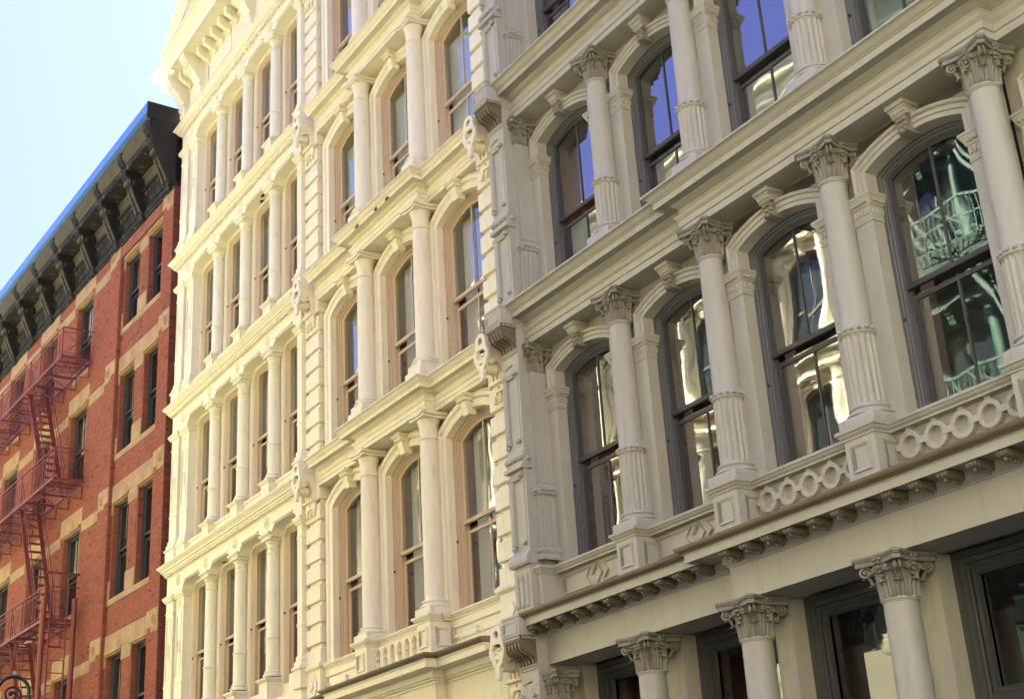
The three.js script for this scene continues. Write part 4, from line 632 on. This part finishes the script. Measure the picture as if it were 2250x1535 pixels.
// ---------- red brick building ----------
const redB = thing('brick_building', 'red brick building with beige stone bands and a black bracketed cornice', 'building');
redB.position.set(-32.45, 0, 0.1); redB.rotation.y = 2.37 * Math.PI / 180;
const SILL = [17.76, 13.97, 9.92, 5.85], BAND = [20.48, 16.87, 13.07, 8.95];
const redWins = [];   // [u0, u1, y0, y1, w] openings
for (let f = 0; f < 4; f++) { redWins.push([-3.95, -2.78, SILL[f], BAND[f] - 0.46, -0.12], [-2.10, -0.86, SILL[f], BAND[f] - 0.46, -0.12]); for (const c of [-7.1, -10.55, -14.0, -17.42]) redWins.push([c - 0.72, c + 0.72, BAND[f] - 3.0, BAND[f] - 0.5, 0]); }
const stones = [];   // [u0, u1, y0, y1, w]
for (let f = 0; f < 4; f++) {
  const b = BAND[f];
  stones.push([-4.05, -2.45, b - 0.44, b, -0.12], [-2.448, -0.75, b - 0.44, b, -0.12], [-4.85, -4.36, b - 0.56, b + 0.02, 0], [-0.46, -0.02, b - 0.56, b + 0.02, 0], [-0.75, -0.462, b - 0.44, b, 0], [-4.358, -4.05, b - 0.44, b, 0]);
  stones.push([-4.05, -0.75, SILL[f] - 0.17, SILL[f], -0.12], [-2.78, -2.1, SILL[f] + 0.002, SILL[f] + 0.5, -0.12], [-4.04, -3.95, SILL[f] + 0.002, SILL[f] + 0.5, -0.12], [-2.78, -2.1, b - 0.82, b - 0.442, -0.12], [-4.04, -3.95, b - 0.82, b - 0.442, -0.12]);
  let prev = -4.852;
  for (const c of [-7.1, -10.55, -14.0, -17.42]) { stones.push([c - 0.94, c + 0.94, b - 0.5, b, 0]); stones.push([c + 0.942, prev, b - 0.78, b - 0.45, 0]); stones.push([c - 0.82, c + 0.82, b - 3.14, b - 3.0, 0]); prev = c - 0.942; }
}
// masonry sheets
const redFrontHoles = redWins.filter((w) => w[4] === 0).map(([a, b, c, d]) => [[a, c], [a, d], [b, d], [b, c]]);
add(redB, 'wall', fin(plate(-24, -4.05, 0, 20.6, -0.4, -0.012, redFrontHoles), 0.2), M.mortar);
add(redB, 'wall', join([bx(-0.75, -0.012, 0, 20.6, -0.5, -0.012)]), M.mortar);
add(redB, 'recessed_wall', fin(plate(-4.05, -0.75, 0, 20.3, -0.45, -0.132, redWins.filter((w) => w[4] < 0).map(([a, b, c, d]) => [[a, c], [a, d], [b, d], [b, c]])), 0.2), M.mortar);
add(redB, 'wall', join([bx(-4.05, -0.75, 20.05, 20.6, -0.4, -0.012)]), M.mortar);
// bricks laid one by one
{
  const spots = [], BL = 0.208, BH = 0.074, hit = (u0, u1, y0, y1, w) => redWins.some((r) => r[4] === w && u1 > r[0] && u0 < r[1] && y1 > r[2] - 0.0 && y0 < r[3]) || stones.some((r) => r[4] === w && u1 > r[0] + 0.02 && u0 < r[1] - 0.02 && y1 > r[2] + 0.015 && y0 < r[3] - 0.015);
  const lay = (U0, U1, Y0, Y1, w) => { let row = 0; for (let y = Y0; y < Y1; y += BH, row++) for (let u = U0 - (row % 2) * BL / 2; u < U1; u += BL) { let a = Math.max(u, U0) + 0.004, b = Math.min(u + BL, U1) - 0.004; if (b - a < 0.03) continue; if (hit(a, b, y, y + BH, w)) { const h = (a + b) / 2; if (!hit(a, h - 0.004, y, y + BH, w)) b = h - 0.004; else if (!hit(h + 0.004, b, y, y + BH, w)) a = h + 0.004; else continue; } spots.push([(a + b) / 2, y + BH / 2, w, b - a, 0]); } };
  lay(-18.5, -4.05, 5.0, 20.5, 0); lay(-0.75, 0, 5.0, 20.5, 0); lay(-4.05, -0.75, 5.0, 20.05, -0.12);
  const side = []; { let row = 0; for (let y = 5; y < 20.5; y += BH, row++) for (let z = -0.5 - (row % 2) * BL / 2; z < 0; z += BL) { const a = Math.max(z, -0.6), b = Math.min(z + BL - 0.008, -0.001); if (b - a > 0.03) side.push([0, y + BH / 2, (a + b) / 2, b - a, 1]); } }
  const jamb = []; for (const [a, b, c, d, w] of redWins) if (a > -12) for (let y = Math.ceil((c - 5) / BH) * BH + 5; y < d - BH; y += BH) jamb.push([a, y + BH / 2, w - 0.12, 0.2, 2]);
  for (let y = 5; y < 20; y += BH) jamb.push([-4.05, y + BH / 2, -0.06, 0.1, 2]);
  const g = fin(new RoundedBoxGeometry(1, BH - 0.009, 1, 1, 0.003), 0.2), all = [...spots, ...side, ...jamb];
  const im = new THREE.InstancedMesh(g, M.brick, all.length), m4 = new THREE.Matrix4(), c = new THREE.Color();
  all.forEach(([u, y, w, len, k], i) => {
    const j = (rnd() - 0.5) * 0.004, d = 0.03;
    if (k === 0) m4.makeScale(len, 1, d).setPosition(u, y, w - d / 2 + j); else if (k === 1) m4.makeScale(d, 1, len).setPosition(u - d / 2 + j, y, w); else m4.makeScale(0.02, 1, len).setPosition(u + 0.002 + j * 0.3, y, w);
    im.setMatrixAt(i, m4);
    const t = rnd(), v = 0.87 + 0.26 * rnd(); c.setRGB(0.60 * v, (0.165 + 0.04 * t) * v, (0.085 + 0.025 * t) * v); if (rnd() < 0.03) c.multiplyScalar(0.6); if (k === 1) c.multiplyScalar(0.62); im.setColorAt(i, c);  // side-wall bricks are darkened: shade painted into their colour
  });
  im.name = 'brick_facing'; im.userData.kind = 'stuff'; shadows(im); redB.add(im);
}
stones.forEach(([a, b, c, d, w]) => { if (b - a > 0.04) add(redB, 'stone_block', join([cb(a, b, c, d, w - 0.2, w + 0.022, 0.01)]), M.stone); });
for (const b of BAND) for (const x of [-4.6, -0.24]) { const t = new THREE.TorusGeometry(0.12, 0.022, 6, 20); t.translate(x, b - 0.27, 0.026); const t2 = new THREE.TorusGeometry(0.055, 0.02, 6, 14); t2.translate(x, b - 0.27, 0.03); add(redB, 'rosette', join([strip(t), strip(t2)], 0.8), M.stone); }
for (const [a, b, c, d, w] of redWins) add(redB, 'drip_moulding', join([cb(a - 0.02, b + 0.02, d - 0.055, d + 0.03, w - 0.1, w + 0.055, 0.012), cb(a, b, d - 0.09, d - 0.056, w - 0.15, w + 0.01, 0.01)]), M.stone);
redWins.forEach(([a, b, c, d, w], i) => {
  const hw = (b - a) / 2, xc = (a + b) / 2, H = d - c - 0.06, zf = w - 0.15, mid = H * 0.5;
  const m = add(redB, 'window', join([sweep([[-hw, 0], [-hw, H], [hw, H], [hw, 0]], [[0, zf], [-0.05, zf], [-0.055, zf - 0.03], [-0.07, zf - 0.035], [-0.07, zf - 0.13], [0, zf - 0.13], [0, zf]], 'xy'), bx(-hw, hw, 0, 0.05, zf - 0.13, zf - 0.01)], 0.3), M.redFrame, [xc, c, 0]);
  add(m, 'upper_sash', join([sweep([[-hw, mid], [-hw, H], [hw, H], [hw, mid]], [[-0.071, zf - 0.04], [-0.12, zf - 0.045], [-0.12, zf - 0.07], [-0.071, zf - 0.07], [-0.071, zf - 0.04]], 'xy'), cb(-hw + 0.071, hw - 0.071, mid - 0.035, mid + 0.03, zf - 0.075, zf - 0.02, 0.005), bx(-0.014, 0.014, mid + 0.03, H - 0.12, zf - 0.07, zf - 0.045)], 0.3), M.redFrame);
  add(m, 'lower_sash', join([sweep([[-hw, 0.05], [-hw, mid - 0.036], [hw, mid - 0.036], [hw, 0.05]], [[-0.071, zf - 0.08], [-0.12, zf - 0.085], [-0.12, zf - 0.11], [-0.071, zf - 0.11], [-0.071, zf - 0.08]], 'xy'), bx(-hw + 0.12, hw - 0.12, 0.05, 0.12, zf - 0.11, zf - 0.085)], 0.3), M.redFrame);
  for (const [y0, y1, z] of [[mid + 0.03, H - 0.12, zf - 0.058], [0.12, mid - 0.085, zf - 0.098]]) add(m, 'pane', new THREE.PlaneGeometry(2 * hw - 0.24, y1 - y0).toNonIndexed(), GLR[i % 2], [0, (y0 + y1) / 2, z]);
  if (i % 3 !== 1) add(m, 'blind', join([bx(-hw + 0.1, hw - 0.1, H * (0.35 + 0.3 * rnd()), H - 0.08, zf - 0.2, zf - 0.19)]), M.blind);
});
// black cornice with blue coping
const RT = 22.9;
add(redB, 'cornice', join([sweep([[-24, 0], [-0.02, 0]], [[-0.3, 20.42], [0.03, 20.42], [0.05, 20.47], [0.09, 20.49], [0.09, 20.58], [0.06, 20.6], [0.06, 20.66], [0.03, 20.68], [0.03, 21.12], [0.06, 21.13], [0.1, 21.2], [0.1, 21.24], [0.16, 21.26], [0.16, 21.33], [0.05, 21.36], [0.05, 21.62], [0.09, 21.64], [0.15, 21.72], [0.15, 21.78], [0.66, 21.82], [0.66, 21.98], [-0.3, 22.0]])], 0.45), M.black);
add(redB, 'crown_moulding', join([sweep([[-24, 0], [-0.02, 0]], [[-0.3, 22.002], [0.69, 22.0], [0.7, 22.05], [0.73, 22.1], [0.78, 22.16], [0.80, 22.24], [0.80, 22.3], [0.74, 22.34], [0.74, 22.595], [-0.3, 22.595]])], 0.6), M.weatheredLit);
add(redB, 'frieze_moulding', join([sweep([[-24, 0], [-0.02, 0]], [[0.04, 21.36], [0.09, 21.37], [0.09, 21.4], [0.06, 21.41], [0.12, 21.66], [0.17, 21.69], [0.17, 21.74], [0.04, 21.75]])], 0.4), M.weatheredLit);
for (let k = 0; k < 11; k++) {
  const x = -0.22 - k * 2.02, m = add(redB, 'bracket', join([prism([[0.03, 20.38], [0.13, 20.40], [0.17, 20.5], [0.16, 20.6], [0.3, 20.95], [0.46, 21.3], [0.5, 21.42], [0.57, 21.46], [0.56, 21.56], [0.64, 21.62], [0.68, 21.7], [0.68, 21.815], [0.03, 21.815]], x - 0.17, x + 0.17, 0.012), prism([[0.6, 21.99], [0.72, 21.99], [0.78, 22.08], [0.83, 22.18], [0.83, 22.36], [0.6, 22.36]], x - 0.15, x + 0.15, 0.01)], 0.4), M.black);
  add(m, 'bracket_strip', join([bar([x - 0.115, 20.64, 0.195], [x - 0.115, 21.32, 0.485], 0.09, 0.035), bar([x + 0.115, 20.64, 0.195], [x + 0.115, 21.32, 0.485], 0.09, 0.035), bx(x - 0.165, x + 0.165, 21.44, 21.57, 0.5, 0.6)]), M.weatheredLit);  // paler strips paint in the light caught on the slanted bracket faces
  if (k < 10) add(redB, 'frieze_panel', join([sweep([[x - 1.72, 20.74], [x - 1.72, 21.06], [x - 0.3, 21.06], [x - 0.3, 20.74], [x - 1.72, 20.74], [x - 1.72, 21.06]], [[0, 0.03], [0, 0.06], [-0.04, 0.06], [-0.06, 0.031]], 'xy', false), bx(x - 1.5, x - 0.5, 21.42, 21.56, 0.05, 0.075)], 0.3), M.black);
}
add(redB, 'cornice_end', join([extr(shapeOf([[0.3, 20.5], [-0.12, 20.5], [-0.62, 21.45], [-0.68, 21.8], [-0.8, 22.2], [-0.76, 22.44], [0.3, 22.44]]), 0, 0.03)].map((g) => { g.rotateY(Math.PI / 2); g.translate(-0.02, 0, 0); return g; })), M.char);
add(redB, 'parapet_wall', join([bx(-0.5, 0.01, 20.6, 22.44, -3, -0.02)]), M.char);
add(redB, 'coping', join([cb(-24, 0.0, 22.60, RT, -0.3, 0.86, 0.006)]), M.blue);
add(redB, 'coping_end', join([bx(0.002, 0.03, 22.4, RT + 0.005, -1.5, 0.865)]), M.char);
shell(redB, -24, -0.05, 22.43, -0.5, M.farRed, [5.2, 9.2, 13.4, 17.2]);

// ---------- fire escape ----------
const fe = thing('fire_escape', 'dark red iron fire escape with slatted platforms and stairs on the brick building', 'fire escape');
fe.position.copy(redB.position); fe.rotation.copy(redB.rotation);
const FEY = [17.45, 13.73, 9.72, 5.9], FX0 = -16.2, FX1 = -5.9;
FEY.forEach((y, f) => {
  const L = [bx(FX0, FX1, y - 0.03, y + 0.05, 0.97, 1.0), bx(FX0, FX1, y - 0.03, y + 0.05, 0.1, 0.13), bx(FX1 - 0.03, FX1, y - 0.03, y + 0.05, 0.13, 0.97), bx(FX0, FX0 + 0.03, y - 0.03, y + 0.05, 0.13, 0.97)];
  const p = add(fe, 'platform', join(L), M.redIron);
  const S = []; for (let w = 0.17; w < 0.95; w += 0.1) { if (f < 3 && w < 0.62 && f >= 0) { S.push(bx(FX0, -9.8, y - 0.005, y + 0.02, w, w + 0.045), bx(-7.2, FX1 - 0.03, y - 0.005, y + 0.02, w, w + 0.045)); } else S.push(bx(FX0, FX1 - 0.03, y - 0.005, y + 0.02, w, w + 0.04)); }
  for (let u = FX0 + 0.5; u < FX1; u += 0.9) S.push(bx(u, u + 0.04, y - 0.03, y - 0.006, 0.13, 0.97));
  const s = add(p, 'grating', join(S), M.redIron); s.userData.kind = 'stuff';
  for (let u = FX1 - 0.35; u > FX0; u -= 1.15) add(fe, 'bracket', join([bar([u, y - 0.04, 0.95], [u, y - 0.04, 0.05], 0.035), bar([u, y - 0.04, 0.9], [u, y - 0.42, 0.35], 0.026), bar([u, y - 0.42, 0.35], [u, y - 0.42, 0.05], 0.026), bar([u, y - 0.04, 0.05], [u, y - 0.45, 0.05], 0.03)]), M.redIron);
  const R = [], top = y + 0.92, rail = (a, b) => R.push(bar(a, b, 0.03)), thin = (a, b) => R.push(bar(a, b, 0.015));
  rail([FX0, top, 0.985], [FX1, top, 0.985]); thin([FX0, y + 0.12, 0.985], [FX1, y + 0.12, 0.985]); thin([FX0, y + 0.78, 0.985], [FX1, y + 0.78, 0.985]);
  rail([FX1, top, 0.985], [FX1, top, 0.05]); thin([FX1, y + 0.12, 0.985], [FX1, y + 0.12, 0.1]); thin([FX1, y + 0.78, 0.985], [FX1, y + 0.78, 0.1]); thin([FX1, y + 0.12, 0.95], [FX1, y + 0.78, 0.15]); thin([FX1, y + 0.78, 0.95], [FX1, y + 0.12, 0.15]);
  for (let u = FX1; u > FX0 - 0.1; u -= 1.03) rail([u, y, 0.985], [u, top, 0.985]);
  for (let u = FX1, k = 0; u > FX0 + 0.9; u -= 1.03, k++) { if (k % 3 === 2) { thin([u - 0.05, y + 0.12, 0.985], [u - 0.98, y + 0.78, 0.985]); thin([u - 0.05, y + 0.78, 0.985], [u - 0.98, y + 0.12, 0.985]); } else for (let q = 1; q < 4; q++) thin([u - q * 0.26, y + 0.12, 0.985], [u - q * 0.26, y + 0.78, 0.985]); }
  add(fe, 'railing', join(R), M.redIron);
});
for (let f = 0; f < 3; f++) {   // stairs between platforms
  const yt = FEY[f], yb = FEY[f + 1], a = [-9.55, yt], b = [-7.35, yb + 0.03];
  const m = add(fe, 'stair', join([0.22, 0.72].map((w) => bar([a[0], a[1] + 0.05, w + 0.06], [b[0], b[1], w + 0.06], 0.03, 0.13))), M.redIron);
  for (let k = 1; k < 14; k++) { const t = k / 14; add(m, 'tread', join([bx(-0.1, 0.1, -0.012, 0.012, 0.3, 0.77)]), M.redIron, [a[0] + (b[0] - a[0]) * t, a[1] + (b[1] - a[1]) * t, 0]); }
  add(m, 'handrail', join([0.26, 0.8].flatMap((w) => [bar([a[0], a[1] + 0.85, w], [b[0], b[1] + 0.85, w], 0.026), bar([a[0], a[1] + 0.5, w], [b[0], b[1] + 0.5, w], 0.018), bar([a[0] + 0.4, a[1] - 0.6, w], [a[0] + 0.4, a[1] + 0.2, w], 0.02), bar([b[0] - 0.3, b[1] + 0.4, w], [b[0] - 0.3, b[1] + 1.3, w], 0.02), bar([b[0], b[1], w], [b[0], b[1] + 0.87, w], 0.024)])), M.redIron);
}
{ const P = [[-5.72, 1.06, 10.3], [-5.72, 0.22, 10.3]]; for (const [u, w, y] of P) add(fe, 'counterweight_tube', join([cyl(u, y - 2.6, w, 0.075, 0.075, 5.2, 14)], 0.6), M.redIron);
  const L = [bar([-5.8, 4, 0.4], [-5.8, 10.9, 0.4], 0.035), bar([-5.8, 4, 0.85], [-5.8, 10.9, 0.85], 0.035), bar([-5.8, 11.0, 0.1], [-5.8, 11.0, 1.0], 0.06)]; for (let y = 4.2; y < 9.6; y += 0.34) L.push(bar([-5.8, y, 0.4], [-5.8, y, 0.85], 0.022));
  add(fe, 'drop_ladder', join(L), M.redIron); }

// ---------- street lamp with a scrolled crook ----------
{
  const lamp = thing('street_lamp', 'black iron street lamp with a scrolled crook in front of the brick building', 'street lamp');
  const X = -31.2, r = 0.33, zc = 3.655, z1 = zc - r, y0 = 6.62;
  add(lamp, 'pole', join([cyl(X, 3.2, z1, 0.09, 0.05, 6.2, 14), cyl(X, 0.6, z1, 0.24, 0.12, 1.0, 14), cyl(X, 0.2, z1, 0.3, 0.28, 0.16, 14)], 0.5), M.iron);
  const tube = (pts, t) => strip(new THREE.TubeGeometry(new THREE.CatmullRomCurve3(pts.map((p) => new THREE.Vector3(X, p[1], 2 * zc - p[0]))), 40, t, 8));
  const zm = 2 * zc - z1, crook = [[zm, y0 - 0.4], [zm, y0 - 0.1], ...arcPts(zc, y0, r, 0, 200, 14)];
  add(lamp, 'crook', join([tube(crook, 0.04)], 0.8), M.iron);
  const sp = Array.from({ length: 26 }, (_, i) => { const t = i / 25, a = -0.6 + t * 9.2, q = 0.2 * (1 - 0.8 * t); return [zc - 0.03 + q * Math.cos(a), y0 - 0.06 + q * Math.sin(a)]; });
  add(lamp, 'scroll', join([tube(sp, 0.026), ball(X, sp[25][1], 2 * zc - sp[25][0], 0.055)], 0.8), M.iron);
  const sp2 = Array.from({ length: 20 }, (_, i) => { const t = i / 19, a = 2.2 - t * 7.5, q = 0.13 * (1 - 0.75 * t); return [zm - 0.14 + q * Math.cos(a), y0 - 0.28 + q * Math.sin(a)]; });
  add(lamp, 'scroll', join([tube(sp2, 0.02), ball(X, sp2[19][1], 2 * zc - sp2[19][0], 0.04)], 0.8), M.iron);
  add(lamp, 'photocell', join([cyl(X, y0 + r + 0.07, zc - 0.02, 0.045, 0.05, 0.09, 12)], 0.5), M.kerb);
  add(lamp, 'lamp_head', join([lathe([[0.03, 0], [0.06, -0.1], [0.2, -0.24], [0.22, -0.3], [0.16, -0.31], [0.15, -0.42], [0.05, -0.5], [0, -0.5]], 18).translate(X, y0 - 0.12, zc + r * 0.98)], 0.6), M.iron);
}

// ---------- street ----------
struct('ground', fin(bx(-400, 400, -0.6, -0.2, -400, 400), 0), M.road);
struct('road', fin(bx(-120, 60, -0.19, 0, 4, 10.2), 0), M.road);
struct('sidewalk', fin(bx(-120, 60, -0.19, 0.13, -0.5, 3.85), 0), M.walk);
struct('sidewalk_001', fin(bx(-120, 60, -0.19, 0.13, 10.35, 14.0), 0), M.walk);
struct('kerb', fin(bx(-120, 60, -0.19, 0.132, 3.852, 3.998), 0), M.kerb);
struct('kerb_001', fin(bx(-120, 60, -0.19, 0.132, 10.202, 10.348), 0), M.kerb);

// ---------- buildings across the street: seen in the window glass, and what lights this side; one is added for its light only ----------
function acrossFront(name, label, x0, x1, rows, mat, frameMat, extra) {   // x0 < x1 in the street's own axis
  const b = thing(name, label, 'building', 'buildings across the street'); b.position.set(0, 0, 14); b.rotation.y = Math.PI;
  const a0 = -x1, a1 = -x0, n = Math.round((a1 - a0) / 2.2), wd = (a1 - a0) / n, top = CO + rows * CP + 6.6;
  for (let r = 0; r < rows; r++) {
    const o = CO + r * CP + 0.9;
    for (let k = 0; k < n; k++) {
      const x = a0 + (k + 0.5) * wd, s = wd / 2.2, p = [x, o, 0];
      add(b, 'wall', cWall, mat, p).scale.x = s; add(b, 'archivolt', cArchi, mat, p); place(cKey, b, p).traverse((q) => { q.material = mat; });
      const w = add(b, 'window', acrossFrame, frameMat, p); add(w, 'pane', acrossPane, acrossGlass);
      if (k) place(cColUp, b, [x - wd / 2, o, -0.05]).traverse((q) => { if (q.isMesh) q.material = mat; });
    }
    add(b, 'cornice', (() => { const g = entablature([[a0, 0.05], [a1, 0.05]], 0.91, 0.4); return g; })(), mat, [0, o, 0]);
  }
  add(b, 'shopfront', join([bx(a0, a1, 3.9, 7.0, -0.6, 0), ...Array.from({ length: n + 1 }, (_, k) => bx(a0 + k * wd - 0.22, a0 + k * wd + 0.22, 3.0, 3.9, -0.6, 0.05))]), mat);
  add(b, 'shop_base', join([...Array.from({ length: n + 1 }, (_, k) => bx(a0 + k * wd - 0.22, a0 + k * wd + 0.22, 0, 3.0, -0.6, 0.05)), bx(a0, a1, 0, 0.6, -0.6, -0.1)]), M.olive);
  add(b, 'shop_pane', new THREE.PlaneGeometry(a1 - a0, 3.3).toNonIndexed(), acrossGlass, [(a0 + a1) / 2, 2.25, -0.4]);
  add(b, 'roof_cornice', join([sweep([[a0, -0.4], [a0, 0.05], [a1, 0.05], [a1, -0.4]], [[-0.3, top - 0.1], [0, top - 0.1], [0, top + 0.5], [0.1, top + 0.55], [0.15, top + 0.7], [0.5, top + 0.75], [0.55, top + 0.95], [0.7, top + 1.1], [0.7, top + 1.2], [-0.3, top + 1.25]])], 0.4), mat);
  add(b, 'side_wall', join([bx(a0 + 0.01, a0 + 0.3, 0, top, -12, -0.45)]), M.farRed); add(b, 'side_wall', join([bx(a1 - 0.3, a1 - 0.01, 0, top, -12, -0.45)]), M.farRed);
  add(b, 'rear_wall', join([bx(a0 + 0.3, a1 - 0.3, 0, top, -12, -11.7)]), M.farRed); add(b, 'roof', join([bx(a0 + 0.3, a1 - 0.3, top - 0.3, top - 0.05, -11.7, -0.45)]), M.roof);
  if (extra) extra(b, a0, a1, top);
  return b;
}
const acrossFrame = join([sweep(archPath(0.81, 6.14, 9.09, 0.25), [[0, -0.36], [-0.1, -0.37], [-0.12, -0.42], [-0.14, -0.43], [-0.14, -0.52], [0, -0.52], [0, -0.36]], 'xy'), bx(-0.67, 0.67, 7.58, 7.66, -0.5, -0.43), bx(-0.02, 0.02, 6.2, 9.2, -0.5, -0.45)], 0.4);
const acrossPane = (() => { const q = new THREE.ShapeGeometry(shapeOf(archPath(0.69, 6.14, 9.0, 0.22).reverse())).toNonIndexed(); q.translate(0, 0, -0.48); return q; })();
const acrossGlass = new THREE.MeshPhysicalMaterial({ color: lin(0.02, 0.03, 0.035), roughness: 0.03, ior: 1.9, side: THREE.DoubleSide });
acrossFront('columned_front', 'pale sunlit front of arched windows and columns with quoined end across the street', -47, -21.3, 4, M.far, M.slate, (b, a0, a1) => {
  for (let k = 0; k < 40; k++) add(b, 'quoin_block', fin(cb(-0.32, 0.32, 0, 0.36, -0.3, 0.12, 0.02), 0.3), M.far, [a0 + 0.28, 7.3 + k * 0.4, 0.02]);
});
acrossFront('green_front', 'dark green iron front with a fire escape across the street', -20.9, -12.2, 4, M.teal, M.tealDark, (b, a0, a1) => {
  for (let f = 0; f < 4; f++) { const y = 7.4 + f * CP, x0 = a0 + 0.6, x1 = a1 - 0.6, R = [];
    for (let w = 0.2; w < 1.1; w += 0.1) R.push(bx(x0, x1, y, y + 0.03, w, w + 0.05));
    R.push(bar([x0, y + 0.95, 1.15], [x1, y + 0.95, 1.15], 0.05), bar([x0, y + 0.5, 1.15], [x1, y + 0.5, 1.15], 0.03)); for (let x = x0; x < x1; x += 0.16) R.push(bar([x, y, 1.15], [x, y + 0.95, 1.15], 0.022)); for (let x = x0; x < x1 - 1.2; x += 2.4) R.push(bar([x, y, 1.1], [x + 1.2, y + 0.95, 1.18], 0.04), bar([x + 1.6, y - 0.02, 0.4], [x + 3.4, y + CP, 0.4], 0.09), bar([x + 1.6, y - 0.02, 0.9], [x + 3.4, y + CP, 0.9], 0.09));
    const m = add(b, 'balcony', join(R), M.teal); m.userData.kind = 'stuff'; }
});
acrossFront('columned_front', 'added unseen pale front across the street, blocking sky and bouncing warm light', -3, 26, 4, M.far, M.slate);  // added out of view to block some sky and bounce warm light
acrossFront('columned_front', 'tall pale stone front at the far end across the street', -78, -47.6, 4, M.far, M.slate);

renderer.render(scene, camera);
